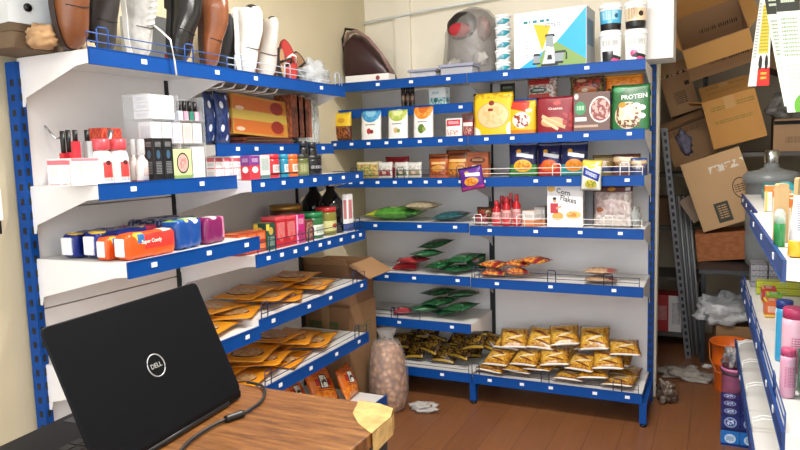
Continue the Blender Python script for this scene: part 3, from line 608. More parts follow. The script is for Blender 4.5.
# soaps and bottles on the third shelf, far bay
Z6 = 1.087
SO = PM('#cf5a25', [('t', .5, .5, .35, .25, '#e9a071'), ('r', .5, .95, .5, .05, '#a8431c'), ('r', .98, .5, .02, .5, '#a8431c'), ('r', .5, .08, .5, .08, '#a3352a')], .35)
n = 0
LBL = [['orange soap carton, top left of the block by the green box', 'orange soap carton, top middle of the block by the green box', 'orange soap carton, top right of the block by the green box'], ['orange soap carton, lower left of the block by the green box', 'orange soap carton, lower middle of the block by the green box', 'orange soap carton, lower right of the block by the green box']]
for j in range(2):
    for k in range(3):
        l2, w2, h2 = LR.on(Z6, .055, 238+9.2*k, 247+9.2*k, 227, .1)
        item('soap_box', LBL[1-j][k], 'soap box', l2+Vector((0, 0, .045*j+.0005)), LR.rz, [(None, MB().box(-w2/2, w2/2, -.05, .05, 0, .044, wrap=True), SO)], 'orange soap cartons', .0015)
stand_box(LR, Z6, .05, 266, 275, 223, 'soap_box', 'dark green carton with a gold mark, right of the orange soap block', 'soap box', PM('#1f4a36', [('e', .5, .7, .25, .15, '#c2a34c'), ('t', .5, .3, .35, .2, '#9fb7a0'), ('r', .15, .85, .2, .12, '#d8c24a')]), .07)
RB = PM('#b8232c', [('t', .5, .55, .38, .25, '#e7a3a0'), ('r', .5, .95, .5, .05, '#d8545a'), ('e', .5, .3, .2, .12, '#d9574f')], .35)
for k in range(2):
    stand_box(LR, Z6, .05, 275.5+10.2*k, 285.5+10.2*k, 216.5-k, 'tea_box', ('red upright carton, left of the red pair', 'red upright carton, right of the red pair')[k], 'carton', RB, .08, 'red upright cartons')
stand_box(LR, Z6, .045, 296, 304.5, 214.5, 'tea_box', 'magenta carton with a pale edge beside the red pair', 'carton', PM('#c02a74', [('r', .1, .5, .08, .5, '#e9b4cb'), ('n', .5, .25, .4, .2, '#7a3a4a'), ('t', .55, .75, .3, .1, '#eccbd9')]), .07)
stand_jar(LR, Z6, .17, 290, 309, 204.5, 'malt_jar', 'wide brown jar with a gold lid behind the magenta carton', 'jar', PM('#5a2a1c', [('r', .5, .5, .2, .3, '#8a4630'), ('n', .5, .3, .3, .15, '#b98a5a')], .3), M('#a9803c', .3, .7), .16, 1)
stand_box(LR, Z6, .05, 305, 313, 220, 'seasoning_box', 'small brown and red spice carton in front of the gold-lidded jar', 'carton', PM('#6a2a28', [('n', .5, .5, .4, .4, '#b5876a')]), .05)
stand_jar(LR, Z6, .05, 314, 328, 212, 'sauce_jar', 'green-topped jar with a white label', 'jar', PM('#2f6a3c', [('r', .5, .4, .3, .25, '#dfe2d8'), ('t', .5, .4, .1, .15, '#4a7a52')], .3), M('#1f7a45', .3), .2, .95)
stand_jar(LR, Z6, .05, 329, 340, 207, 'pickle_jar', 'olive pickle jar with a red lid', 'jar', PM('#7d7a2f', [('r', .5, .4, .2, .22, '#c9c58a'), ('e', .5, .4, .06, .1, '#a8442f')], .2), M('#b42a2a', .3), .17, .95)
def big_bottle(R, hb): return [(0, 0), (R, 0), (R, hb*.55), (R*.92, hb*.66), (R*.5, hb*.84), (R*.34, hb*.9), (R*.34, hb)]
for k, (a, b, ly, t) in enumerate([(317, 331, .2, 182.5), (334.5, 348, .06, 182)]):
    stand_jar(LR, Z6, ly, a, b, t, 'glass_bottle', ('black bottle with a silver cap, standing behind the green-topped jar', 'black bottle with a silver cap, standing next to the slim white tube')[k], 'bottle', M('#121113', .12), M('#cfd2d4', .25, .9), .08, .4, 'black bottles with silver caps', shape=big_bottle, lidname='cap')
stand_box(LR, Z6, .03, 347, 352.5, 194, 'tube_box', 'slim white tube carton at the far end of the third left shelf', 'carton', PM('#e9e9ea', [('r', .5, .6, .3, .25, '#c87c7c'), ('r', .5, .12, .5, .1, '#4a5a8c')]), .03)
# snack packets lying on the two lower shelves
SN = PM('#dd8f22', [('e', .5, .36, .36, .2, '#4a2a1c'), ('e', .5, .4, .33, .2, '#cfa874'), ('n', .5, .4, .3, .18, '#b98a58'), ('n', .5, .8, .4, .1, '#e8b02c')], .25, .35)
pm0 = pouch(.22, .27, .024, 1, lie=True).mesh('snack_packet', [SN]); pm1 = pouch(.22, .27, .022, 2, lie=True).mesh('snack_packet', [SN]); pm2 = pouch(.22, .26, .026, 5, lie=True).mesh('snack_packet', [SN])
PILES = {}
def settle(o, rk, z, heap, lo=.014, hi=.4, shr=1.0):
    """rest a lying packet on its shelf or on the packets already in the heap"""
    from mathutils.bvhtree import BVHTree
    me = o.data; mb_ = Matrix.LocRotScale(o.location, o.rotation_euler, None); vs = [mb_ @ v.co for v in me.vertices]
    if rk:
        ys = [(v-rk.loc).dot(rk.ey) for v in vs]; sh = max(0, lo-min(ys)) - max(0, max(ys)-hi); d = rk.ey*sh
    else: d = Vector()
    d.z = z+.001-min(v.z for v in vs); vs = [v+d for v in vs]; ps = [tuple(p.vertices) for p in me.polygons]
    L_ = PILES.setdefault(heap, []); up = 0; cc = sum(vs, Vector())/len(vs)
    for _ in range(60):
        t = BVHTree.FromPolygons([cc+(v-cc)*shr+Vector((0, 0, up)) for v in vs], ps)
        if not any(t.overlap(q) for q in L_): break
        up += .004
    L_.append(t); o.location = Vector(o.location)+d+Vector((0, 0, up)); return o
def lay(me, loc, rot, name, label, cat, group):
    o = bpy.data.objects.new(name, me); C.objects.link(o); o.location = loc; o.rotation_euler = rot; return tag(o, label, cat, group)
q = random.Random(3)
for i, (lx, ly, dz, a) in enumerate([(.36, .2, 0, 10), (.52, .14, .0, 14), (.72, .12, .002, 24), (.68, .25, .0, 0), (.94, .12, .0, 18), (.9, .24, .036, 6), (1.08, .15, .036, 30), (1.14, .26, .0, 4), (1.3, .13, .0, 16), (1.28, .24, .034, 12)]):
    z = .815 if lx > .68 else .79
    o = lay((pm0, pm1, pm2)[i % 3], LR.W(lx, ly, z+dz), (radians(q.uniform(-3, 3)), radians(q.uniform(-3, 3)), LR.rz+radians(a-90)), 'snack_packet', 'yellow and brown snack packet lying on the fourth left shelf', 'snack packet', 'yellow snack packets on the fourth left shelf'); settle(o, LR, z, 'L4')
for i, (lx, ly, dz, a) in enumerate([(.74, .13, 0, 12), (.76, .28, 0, 0), (.9, .12, .034, 20), (.93, .27, .034, 4), (1.04, .13, 0, 14), (1.1, .27, 0, 8), (1.14, .15, .036, 24), (1.26, .24, .034, 10), (1.3, .11, 0, 16), (1.06, .2, .068, 6), (.86, .2, .068, 15)]):
    o = lay((pm0, pm1, pm2)[i % 3], LR.W(lx, ly, .522+dz), (radians(q.uniform(-3, 3)), radians(q.uniform(-3, 3)), LR.rz+radians(a-90)), 'snack_packet', 'yellow and brown snack packet lying on the fifth left shelf above the orange chip bags', 'snack packet', 'yellow snack packets on the fifth left shelf'); settle(o, LR, .522, 'L5')
CH = PM('#d26a1c', [('n', .5, .2, .5, .2, '#e08a2c'), ('r', .5, .6, .3, .1, '#a82a22', 14), ('r', .5, .62, .16, .2, '#1e1a1a', 14), ('r', .5, .62, .12, .17, '#e8e2d6', 14), ('n', .5, .62, .1, .13, '#4a3a36'), ('t', .5, .38, .3, .05, '#7a2a1c', 14), ('n', .5, .9, .5, .1, '#b5521a')], .22, .35)
for i, (lx, ly, w, h, lean, tw) in enumerate([(1.2, .16, .19, .2, -24, 8), (1.375, .12, .19, .2, -26, -8), (1.52, .05, .17, .18, -22, 6)]):
    item('chip_bag', ('orange chip bag with a red and white badge, nearest the table', 'orange chip bag with a red and white badge, middle of the three', 'orange chip bag with a red and white badge, next to the big clear bag')[i], 'chip bag', LR.W(lx, ly, .185), (radians(lean), 0, LR.rz+radians(tw)), [(None, pouch(w, h, .07, 40+i), CH)], 'orange chip bags')
# ------------------------------------------------------------------ back rack, top shelf
T = 1.9235
loc, w, h = BR.on(T, .05, 346, 383, 74, .12)
item('long_carton', 'long flat white carton with a small red round mark under the maroon bag', 'carton', BR.W(.32, .062, T), (0, 0, radians(2)), [('carton', MB().box(-.16, .13, -.05, .05, 0, .045), M('#e5e2de', .5)), ('round_mark', MB().lathe([(0, 0), (.014, 0), (.014, .002)], 16, (.06, -.0525, .022), ax='y'), M('#8d3f3f', .5))], bevel=.002)
def tray(name, label, px0, px1, pyt, ly, z):
    l, w, h = BR.on(z, ly, px0, px1, pyt, .13); e = empty(name, label, 'tray', l, 0)
    MB().box(-w/2+.01, w/2-.01, -.055, .055, 0, h*.72).build('container', clear('#c9cad2', .6, .2, 0), e, .006)
    MB().box(-w/2, w/2, -.065, .065, h*.72, h).build('lid', M('#8f93a8', .25), e, .004); return e
tray('food_container', 'flat clear container with a grey lid, left one of two on the top back shelf', 407, 436, 69, .03, T)
tray('food_container', 'flat clear container with a lavender grey lid beside the bagged red item', 438, 473, 63.5, .012, T)
# grey translucent bag holding a red and black item
l, w, h = BR.on(T, .165, 436, 494, 6, .2)
e = empty('bagged_helmet', 'grey translucent bag around a rounded red and black item on the top back shelf', 'bagged item', l, 0)
mb = MB(); R = []
for i, (z, rx, ry, cx) in enumerate([(0, .155, .1, 0), (.05, .162, .11, 0), (.11, .148, .11, 0), (.18, .15, .115, .008), (.25, .15, .115, .012), (.31, .125, .1, .018), (.35, .085, .07, .02), (.37, .04, .04, .02), (.375, .015, .02, .02)]):
    R.append([(cx+rx*cos(2*pi*k/24)*(1+.07*noise.noise(Vector((k*.7, z*24, 1)))), ry*sin(2*pi*k/24)*(1+.1*noise.noise(Vector((k*.9, z*20, 4)))), z*h/.375) for k in range(24)])
mb.loft(R).build('bag', M('#8b8582', .35, vary=.25, scale=12, bump=.8, bscale=22), e)
MB().blob(.095, .03, .085, .05, 2, 3, c=(-.015, -.1, h*.72)).build('dark_rim', M('#1d191a', .3, vary=.2), e)
MB().blob(.07, .022, .045, .06, 2, 6, c=(-.025, -.118, h*.67)).build('red_lining', M('#a02630', .35, vary=.2), e)
MB().blob(.05, .03, .075, .15, 3, 7, c=(.1, -.08, h*.66)).build('pink_patch', M('#8a716d', .4, vary=.3), e)
MB().loft([[(cx+1.1*rx*cos(2*pi*k/24)*(1+.1*noise.noise(Vector((k*.7, z*24, 7)))), 1.3*ry*sin(2*pi*k/24)*(1+.1*noise.noise(Vector((k*.9, z*20, 9)))), z*h/.375+.003) for k in range(24)] for z, rx, ry, cx in ((0, .15, .1, 0), (.05, .16, .108, 0), (.11, .15, .108, 0), (.18, .15, .112, .008), (.25, .15, .112, .012), (.31, .127, .1, .018), (.355, .085, .07, .02), (.377, .03, .03, .02))]).build('outer_bag', clear('#9a9692', .38, .2, 1, 30), e)
MB().blob(.045, .025, .035, .3, 3, 8, c=(-.07, -.1, h*.2)).build('crumpled_paper', M('#b5b0aa', .6), e)
MB().blob(.05, .025, .04, .3, 3, 9, c=(.09, -.1, h*.25)).build('crumpled_paper', M('#a9a4a0', .6), e)
# stack of five tubs
TUB = PM('#eceef0', [('r', .56, .5, .12, .28, '#2f8fa0', 18), ('t', .45, .5, .1, .2, '#a9b8be'), ('r', .5, .93, .5, .07, '#dfe3e5')], .35)
for k in range(5):
    l, w, h = BR.on(T, .09, 492, 508.5, 14, 0); hh = h/5
    item('plastic_tub', ('lowest', 'second from bottom', 'middle', 'second from top', 'topmost')[k] + ' white tub with a teal label, in the stack beside the mixer box', 'tub', l+Vector((0, w/2, hh*k+.0002)), 0,
         [('tub', MB().lathe([(0, 0), (w*.4, 0), (w*.46, hh*.8)], 22), TUB), ('lid', MB().lathe([(w*.485, hh*.78), (w*.5, hh*.8), (w*.5, hh*.93), (w*.46, hh*.985)], 22), M('#eef0f1', .3))], 'white tubs in a stack')
# mixer grinder carton
l, w, h = BR.on(T, .03, 514, 588, 9.5, .2)
e = empty('mixer_carton', 'big white mixer grinder carton with yellow, blue and green triangles', 'carton', l, radians(-3))
MB().box(-w/2, w/2, -.1, .1, 0, h).build('carton', PM('#eef0f0', [('t', .14, .3, .09, .12, '#a9aeb5'), ('t', .16, .5, .1, .03, '#9aa0aa'), ('t', .45, .93, .3, .035, '#c9d4d8'), ('r', 3.5, .5, .5, .5, '#8f989f')], .3), e, .002)
yy = -.1012; art = MB()
def tri(pts, mi): art.poly([(-w/2+a*w, yy-.0003*mi, b*h) for a, b in pts], mi)
tri([(.04, 0), (.30, 0), (.42, .3)], 1); tri([(.28, .78), (.52, .72), (.4, .3)], 0); tri([(.995, .98), (.995, .1), (.82, .2), (.6, .44)], 1); tri([(.3, 0.0), (.995, .0), (.995, .1), (.6, .44), (.42, .3)], 2)
art.build('printed_triangles', [M('#e9b41f', .4), M('#2ba3d8', .4), M('#7c9a55', .4)], e)
mx = MB(); G1, G2 = 0, 1
def q4(x0, x1, x2, x3, z0, z1, mi): mx.poly([(-w/2+x0*w, yy-.0015-.0002*mi, z0*h), (-w/2+x1*w, yy-.0015-.0002*mi, z0*h), (-w/2+x2*w, yy-.0015-.0002*mi, z1*h), (-w/2+x3*w, yy-.0015-.0002*mi, z1*h)], mi)
q4(.40, .61, .56, .46, .06, .36, 0); q4(.45, .56, .55, .46, .37, .55, 2); q4(.44, .58, .57, .45, .53, .58, 1); q4(.38, .62, .62, .39, .03, .07, 1); q4(.47, .54, .53, .48, .14, .22, 1)
q4(.27, .37, .36, .28, .1, .22, 2); q4(.26, .38, .37, .27, .07, .1, 1); q4(.27, .38, .36, .29, .22, .26, 1); q4(.58, .68, .7, .57, .1, .24, 2); q4(.57, .69, .69, .58, .06, .1, 1); q4(.57, .74, .72, .58, .24, .28, 1); q4(.72, .745, .745, .725, .12, .24, 1)
mx.build('printed_mixer', [M('#c3c9cd', .3), M('#2a2d30', .4), M('#8f999e', .3)], e)
fl = lambda cx, cz: (lambda a, b, d: (-w/2+cx*w+a, yy-.0012-d, cz*h+b))
lettering(e, 'STYLO', .21*w, .065*h, fl(.55, .74), M('#6f7780', .5))
art2 = MB()
for x0, x1 in ((.14, .2), (.22, .235), (.27, .33), (.37, .43), (.46, .5)): art2.poly([(-w/2+x0*w, yy-.0008, .8*h), (-w/2+x1*w, yy-.0008, .8*h), (-w/2+x1*w, yy-.0008, .845*h), (-w/2+x0*w, yy-.0008, .845*h)])
art2.build('printed_title', M('#1f7f8c', .4), e)
sd = MB(); sd.poly([(w/2+.0008, -.08, .35*h), (w/2+.0008, .06, .35*h), (w/2+.0008, .06, .8*h), (w/2+.0008, -.08, .8*h)]); sd.build('side_print', M('#4f6f8c', .5), e)
# paint pails
def pail(px0, px1, pyb, pyt, label, body, base=None):
    l, w, h = BR.on(T, .06, px0, px1, pyt, 0); z0 = base or 0; R = w/2; hh = h-z0
    return item('pail', label, 'pail', l+Vector((0, R, z0)), radians(10), [('pail_body', MB().lathe([(0, 0), (R*.86, 0), (R*.88, .004), (R*.97, hh*.86)], 26), body),
        ('lid', MB().lathe([(R*.99, hh*.82), (R*1.02, hh*.84), (R*1.02, hh*.92), (R*.97, hh*.93), (R*.97, hh*.985), (R*.9, hh*.99)], 26), M('#efefef', .3))], 'paint pails in two stacks')
lo = [PM('#ebebe9', [('r', .44, .25, .09, .18, '#1d1d20', 0), ('r', .56, .2, .12, .08, '#25252a', 28), ('r', .6, .1, .1, .05, '#c9487c', 28), ('t', .48, .7, .12, .1, '#5a5a60'), ('e', .58, .72, .03, .06, '#b9b9b9')], .3),
      PM('#ebebe9', [('e', .46, .3, .06, .13, '#c2457c'), ('r', .56, .2, .12, .08, '#25252a', 28), ('r', .6, .1, .1, .05, '#c9487c', 28), ('t', .5, .7, .14, .1, '#77777c'), ('e', .58, .74, .03, .06, '#b9b9b9')], .3)]
hi = [PM('#46a7cf', [('r', .5, .12, .5, .16, '#1b1b1d'), ('t', .48, .62, .12, .2, '#dff0f6'), ('r', .5, .95, .5, .1, '#ececea'), ('e', .58, .6, .03, .1, '#245a78')], .3),
      PM('#e3c9a8', [('r', .5, .12, .5, .16, '#1b1b1d'), ('r', .5, .95, .5, .12, '#ececea'), ('e', .57, .58, .04, .12, '#35281c'), ('t', .44, .6, .08, .25, '#5a4a38')], .3)]
l, w, h0 = BR.on(T, .06, 597.5, 621, 29.5, 0)
pail(597.5, 621, 59, 29.5, 'lower left white pail with black stripe print, on the top back shelf', lo[0])
pail(623, 646.5, 58, 28, 'lower right white pail with magenta print, on the top back shelf', lo[1])
pail(597.5, 621, 30, 2.5, 'upper left pail with a bright blue label above a black band', hi[0], h0+.001)
pail(623, 646.5, 28, 0, 'upper right pail with a beige label above a black band', hi[1], h0+.003)
item('white_carton', 'big plain white carton overhanging the right end of the top back shelf', 'carton', (1.43, .3, 1.9245), 0, [(None, MB().box(-.08, .06, -.1, .14, .0195, .46), M('#dfdcd9', .5)), ][:1], bevel=.003)
item('pipe', 'thin white pipe running up across the cream back wall', 'pipe', (0, 0, 0), 0, [(None, MB().tube([(-.58, .478, 2.2), (-.58, .478, 2.352), (-.57, .476, 2.364), (.0, .452, 2.4), (.6, .476, 2.43)], .009, 8), M('#dfe3de', .4))])
# ------------------------------------------------------------------ second shelf
T2 = 1.7685
for k in range(3):
    stand_jar(BR, T2, .13, 400+4.6*k, 404.2+4.6*k, 87, 'spice_bottle', ('left', 'middle', 'right')[k] + ' small dark bottle of three on the second back shelf', 'bottle', PM('#241c1a', [('r', .5, .55, .3, .22, '#5b3a2c'), ('t', .5, .55, .2, .12, '#b7a58c')], .25), M('#1a1718', .3), .2, .9, 'three small dark bottles')
stand_box(BR, T2, .13, 428.5, 447, 88, 'soap_box', 'teal and white carton alone on the second back shelf', 'carton', PM('#bcdfe2', [('r', .5, .75, .5, .3, '#e4eef0'), ('n', .5, .25, .45, .2, '#5a8c8f'), ('e', .4, .3, .12, .14, '#2f6f78'), ('t', .4, .72, .22, .08, '#4f9aa8')]), .05, twist=-12)
stand_pouch(BR, T2, .13, 499, 514, 83, 'tea_pouch', 'small black pouch with green specks behind the yellow flatbread pouch', 'pouch', PM('#1c201b', [('n', .5, .5, .4, .3, '#3d4a35'), ('t', .5, .75, .3, .06, '#a9b09a')], .3), .04, 51)
stand_pouch(BR, T2, .14, 526, 557, 78, 'snack_pouch', 'silver and red snack pouch with a dark oval on the second back shelf', 'pouch', PM('#c9c3bd', [('n', .5, .5, .5, .5, '#9a7468'), ('r', .4, .85, .35, .14, '#a9302c'), ('e', .38, .42, .3, .14, '#2f4a3c'), ('r', .4, .15, .35, .1, '#b04a3c'), ('t', .38, .42, .2, .05, '#dfe5df')], .3, .3), .05, 52, stand=False)
stand_pouch(BR, T2, .14, 569, 604, 76, 'snack_pouch', 'dark maroon snack pouch with colourful mixture picture', 'pouch', PM('#4d2420', [('n', .5, .5, .5, .5, '#7f7a3c'), ('n', .5, .6, .4, .3, '#a8402c'), ('e', .5, .3, .3, .2, '#b56a3c'), ('e', .45, .3, .1, .09, '#d9c7b4'), ('e', .35, .8, .15, .08, '#c9a27c')], .3, .3), .05, 53, stand=False)
stand_pouch(BR, T2, .14, 604, 643.5, 74, 'snack_pouch', 'bright orange pouch with a brown panel at the right end of the second back shelf', 'pouch', PM('#e0781c', [('r', .5, .18, .42, .14, '#5a2d14'), ('n', .5, .55, .4, .25, '#ef9a3c'), ('r', .5, .92, .5, .04, '#efb23c'), ('t', .45, .18, .3, .06, '#e0a86a')], .3, .3), .05, 54, stand=False)
# ------------------------------------------------------------------ third shelf: front row of pouches
T3 = 1.5755
stand_pouch(BR, T3, .05, 331, 349.5, 112, 'chip_bag', 'yellow and brown chip bag half hidden at the left end of the third back shelf', 'chip bag', PM('#5a2c1a', [('r', .5, .8, .5, .28, '#e3c02c'), ('n', .5, .3, .4, .2, '#a8622c'), ('e', .5, .72, .2, .1, '#c9962c')], .3, .3), .05, 55, stand=False)
for a, b, t, c, c2, nm, sd in [(358.5, 378.5, 110.5, '#3a8fc2', '#b0343c', 'bright blue', 1), (385.5, 405.5, 109.5, '#a9b84a', '#d1b07c', 'yellow green', 2), (411, 431, 106.5, '#dd7f22', '#5d7a2c', 'orange', 3)]:
    stand_pouch(BR, T3, .05, a, b, t, 'food_pouch', 'white stand-up pouch with a ' + nm + ' top', 'pouch',
        PM('#eceae6', [('e', .5, 1.02, .5, .42, c), ('n', .5, .95, .4, .25, {1: '#5aa7cf', 2: '#c4cf7a', 3: '#efa04a'}[sd]), ('e', .5, .95, .25, .16, {1: '#8ac3df', 2: '#d7df9c', 3: '#c9621c'}[sd]), ('r', .5, .52, .24, .018, '#8d8a86'), ('e', .46, .3, .17 if sd == 3 else .1, .15 if sd == 3 else .1, c2), ('e', .6, .28, .09, .07, '#7a2a2a' if sd == 1 else '#8c9a4a')], .35, .15), .05, 60+sd, 'white stand-up pouches', True, -3)
stand_pouch(BR, T3, .06, 444, 461, 118, 'snack_pouch', 'small white and crimson pouch, left of the small pair', 'pouch', PM('#e9e3df', [('r', .5, .75, .4, .17, '#b8263a'), ('e', .3, .8, .14, .1, '#c94a55'), ('n', .5, .25, .35, .15, '#c98a7a'), ('t', .5, .75, .3, .08, '#efd6d8')], .3), .04, 71, stand=True)
stand_pouch(BR, T3, .07, 461, 473, 114, 'snack_pouch', 'small dark crimson pouch, right of the small pair', 'pouch', PM('#7a2430', [('n', .5, .3, .4, .2, '#b98a7a'), ('r', .5, .55, .4, .08, '#dfd2cc'), ('r', .5, .85, .4, .1, '#4a3a38')], .3), .04, 72, stand=True)
stand_pouch(BR, T3, .03, 472, 512, 92.5, 'flatbread_pouch', 'large yellow pouch showing a round flatbread through its window', 'pouch', PM('#e2b71d', [('n', .5, .93, .5, .06, '#b98f14'), ('e', .5, .47, .4, .31, '#b9955a'), ('e', .5, .47, .38, .295, '#d9bd8c'), ('n', .5, .47, .25, .2, '#cfae78'), ('e', .47, .76, .07, .06, '#7a2a1c'), ('r', .45, .6, .06, .03, '#8d2a1c'), ('e', .03, .06, .16, .14, '#ece6d6'), ('e', .97, .12, .13, .2, '#ece6d6')], .28, .12), .05, 73, stand=True)
stand_pouch(BR, T3, .03, 507.5, 535, 100.5, 'snack_pouch', 'yellow pouch with a red top corner and a brown snack picture', 'pouch', PM('#e3ae1e', [('r', .35, .88, .4, .16, '#cf3a22', 12), ('e', .48, .42, .32, .24, '#efe9df'), ('n', .48, .4, .26, .18, '#8d3a2c'), ('e', .75, .7, .12, .06, '#f2e6b0'), ('r', .5, .08, .5, .05, '#c97a1c')], .28, .2), .05, 74, stand=True)
stand_pouch(BR, T3, .03, 535.5, 573.5, 96.5, 'snack_pouch', 'maroon pouch lettered CHANA with pale stick snacks pictured', 'pouch', PM('#86202c', [('e', .45, .3, .32, .14, '#c99a6c'), ('r', .42, .34, .3, .045, '#dcb98c', 28), ('r', .5, .26, .3, .045, '#d2a878', 22), ('r', .38, .24, .26, .04, '#e2c49c', 34), ('e', .55, .83, .1, .06, '#b8433c'), ('n', .85, .35, .14, .2, '#a83a3c')], .3, .12), .045, 75, stand=True, texts=[('CHANA', .52, .67, .38, .06, '#efe2dc', 0)])
stand_box(BR, T3, .04, 573.5, 610, 92, 'mix_box', 'taupe carton with a green disc and a round bowl picture', 'carton', PM('#6a5048', [('e', .74, .55, .3, .33, '#e6ddd6'), ('e', .74, .55, .26, .29, '#8a4a44'), ('n', .74, .55, .22, .24, '#c9a29a'), ('e', .19, .6, .15, .17, '#3d8a5a'), ('t', .19, .6, .1, .06, '#d0e6d4'), ('r', .2, .32, .16, .05, '#efe6e0'), ('r', .35, .14, .33, .03, '#b59a86'), ('e', .08, .9, .06, .07, '#d9cfc8')], .35), .045)
stand_pouch(BR, T3, .02, 610.5, 650, 84, 'protein_pouch', 'green pouch lettered PROTEIN with a bowl of oats pictured', 'pouch', PM('#2c6a3a', [('n', .5, .8, .5, .2, '#255c33'), ('e', .45, .32, .34, .3, '#d9c4a8'), ('n', .45, .32, .3, .27, '#6d4a34'), ('n', .42, .38, .2, .16, '#efe3d0'), ('e', .3, .55, .1, .06, '#c2862c'), ('e', .8, .3, .1, .06, '#e4efe6'), ('e', .8, .48, .1, .06, '#e4efe6'), ('e', .66, .54, .1, .05, '#dfe9df'), ('e', .2, .9, .15, .06, '#3f8a55')], .3, .12), .05, 76, stand=True, lean=-2, twist=-4, texts=[('PROTEIN', .6, .73, .66, .1, '#eef4ee', .06)])
# ------------------------------------------------------------------ fourth shelf: chips and biscuits
T4 = 1.3385
stand_pouch(BR, T4, .05, 353.5, 379, 161.5, 'snack_packet', 'pale yellow rounded packet at the left end of the fourth back shelf', 'packet', PM('#c7b06a', [('n', .5, .5, .4, .35, '#9c7a44'), ('n', .4, .4, .3, .3, '#7d8a4c'), ('r', .5, .9, .5, .06, '#d9d0b0')], .3, .3), .06, 81, stand=False)
stand_pouch(BR, T4, .12, 384, 408, 156.5, 'biscuit_packet', 'red biscuit packet at the back, above the silver packets', 'packet', PM('#a9222c', [('r', .5, .6, .4, .1, '#d8c7c0'), ('r', .5, .85, .5, .05, '#7f1a22')], .3, .2), .04, 82, stand=False)
for k, (a, b) in enumerate([(376, 391), (393, 407), (405, 420.5)]):
    stand_pouch(BR, T4, .045+.012*k, a, b, 162, 'biscuit_packet', ('silver and crimson biscuit packet, left', 'silver and olive biscuit packet, middle', 'silver and tan biscuit packet, right')[k] + ' of the three behind the wire', 'packet', PM('#d5d2cc', [('r', .5, .35, .4, .2, ('#8d2f38', '#5e6a3c', '#8a7a5c')[k]), ('n', .5, .6, .4, .2, '#b3aea4'), ('e', .5, .35, .15, .1, '#c9b09a')], .3, .3), .04, 83+k, 'silver biscuit packets', stand=False)
CHO = lambda a, b: PM(a, [('n', .5, .35, .45, .25, b), ('r', .5, .85, .5, .05, '#5a2510'), ('e', .5, .4, .34, .13, '#c78a3a'), ('r', .5, .62, .35, .05, '#e0b070')], .3, .25)
stand_pouch(BR, T4, .05, 427, 447, 154, 'cookie_pouch', 'orange brown cookie pouch, leftmost of three', 'pouch', CHO('#a85420', '#7a3514'), .06, 91, 'cookie pouches', True)
stand_pouch(BR, T4, .06, 444.5, 468, 150, 'cookie_pouch', 'brown cookie pouch with a golden band, middle of three', 'pouch', CHO('#8a4a1e', '#c9802c'), .06, 92, 'cookie pouches', True)
stand_box(BR, T4, .07, 467, 488, 152, 'cookie_box', 'rust brown cookie carton with a dark oval, rightmost of the cookies', 'carton', PM('#a0522a', [('e', .5, .68, .36, .13, '#4d2214'), ('t', .5, .68, .25, .05, '#c99a6a'), ('r', .5, .3, .5, .02, '#7d3a1c'), ('n', .5, .15, .5, .15, '#b8703c')], .4), .05)
CHP = lambda a, low, m: PM(a, [('r', .5, .12, .5, .22, low), ('e', .5, .3, .32, .18, m), ('n', .5, .3, .25, .13, '#c47a1c'), ('e', .36, .72, .09, .07, '#e0a22c'), ('r', .58, .6, .3, .055, '#e9ebf2', 8), ('r', .5, .94, .5, .03, '#8a8fa8')], .22, .3)
stand_pouch(BR, T4, .05, 507, 536, 141.5, 'chip_bag', 'navy chip bag with a green base, leftmost of three', 'chip bag', CHP('#1f2450', '#3c7a3a', '#e2a82c'), .07, 101, 'navy chip bags', False, -4, 4)
stand_pouch(BR, T4, .08, 535, 562, 142, 'chip_bag', 'navy chip bag with a red base, middle of three', 'chip bag', CHP('#232253', '#b8302c', '#d8582c'), .07, 102, 'navy chip bags', False, -4, -3)
stand_pouch(BR, T4, .05, 559, 587, 141, 'chip_bag', 'navy chip bag with a teal base, rightmost of three', 'chip bag', CHP('#1f2850', '#2a8a8f', '#e0862c'), .07, 103, 'navy chip bags', False, -4, 5)
# two hanging chip bags in front of the rail
def hang(px0, px1, py0, py1, label, mat, seed, tilt):
    l, w, h = BR.on(0, -.035, px0, px1, py0, 0); zt = l.z + h; l2, w2, h2 = BR.on(0, -.035, px0, px1, py1, 0); zb = h2
    return item('hanging_chip_bag', label, 'chip bag', (l.x, -.035, zb), (0, radians(tilt), 0), [(None, pouch(w*.97, zt-zb, .05, seed), mat)])
hang(461, 486, 166, 190, 'purple chip bag hanging in front of the blue rail', PM('#5c2a86', [('e', .5, .36, .3, .18, '#e0952c'), ('n', .5, .36, .22, .12, '#c46a1c'), ('e', .36, .75, .1, .08, '#e0a22c'), ('r', .6, .65, .3, .07, '#ece6f2', 8), ('r', .5, .08, .5, .08, '#b33a8a'), ('r', .5, .95, .5, .04, '#2a2255')], .22, .3), 110, -10)
hang(580, 601.5, 159.5, 191, 'white, blue and yellow chip bag hanging below the navy ones', PM('#dfe2d2', [('r', .5, .53, .42, .13, '#2c3f95', 14), ('t', .5, .53, .3, .06, '#e8eaf2', 14), ('e', .5, .22, .3, .14, '#d6c04a'), ('n', .5, .22, .25, .1, '#8a9a3c'), ('r', .5, .9, .5, .1, '#cdb84a'), ('e', .5, .8, .2, .08, '#e6c22c')], .22, .3), 111, 3)
for a, b, t, ly, c, nm, cat_ in [(592, 614, 155, .1, '#6a5a2c', 'olive and navy flat pack behind the white wire', 'packet'), (612, 640, 154, .07, '#5a3024', 'brown striped bar pack, right of the hanging bag', 'packet'), (630, 647, 158, .05, '#2f4478', 'blue flat pack at the right end of the fourth back shelf', 'packet')]:
    stand_pouch(BR, T4, ly, a, b, t, 'snack_bar_pack', nm, cat_, PM(c, [('r', .5, .75, .5, .1, '#b39a72'), ('r', .5, .3, .5, .12, '#2a2f55'), ('n', .5, .55, .4, .15, '#8a6a3c')], .3, .3), .06, int(a), stand=True, twist=6)
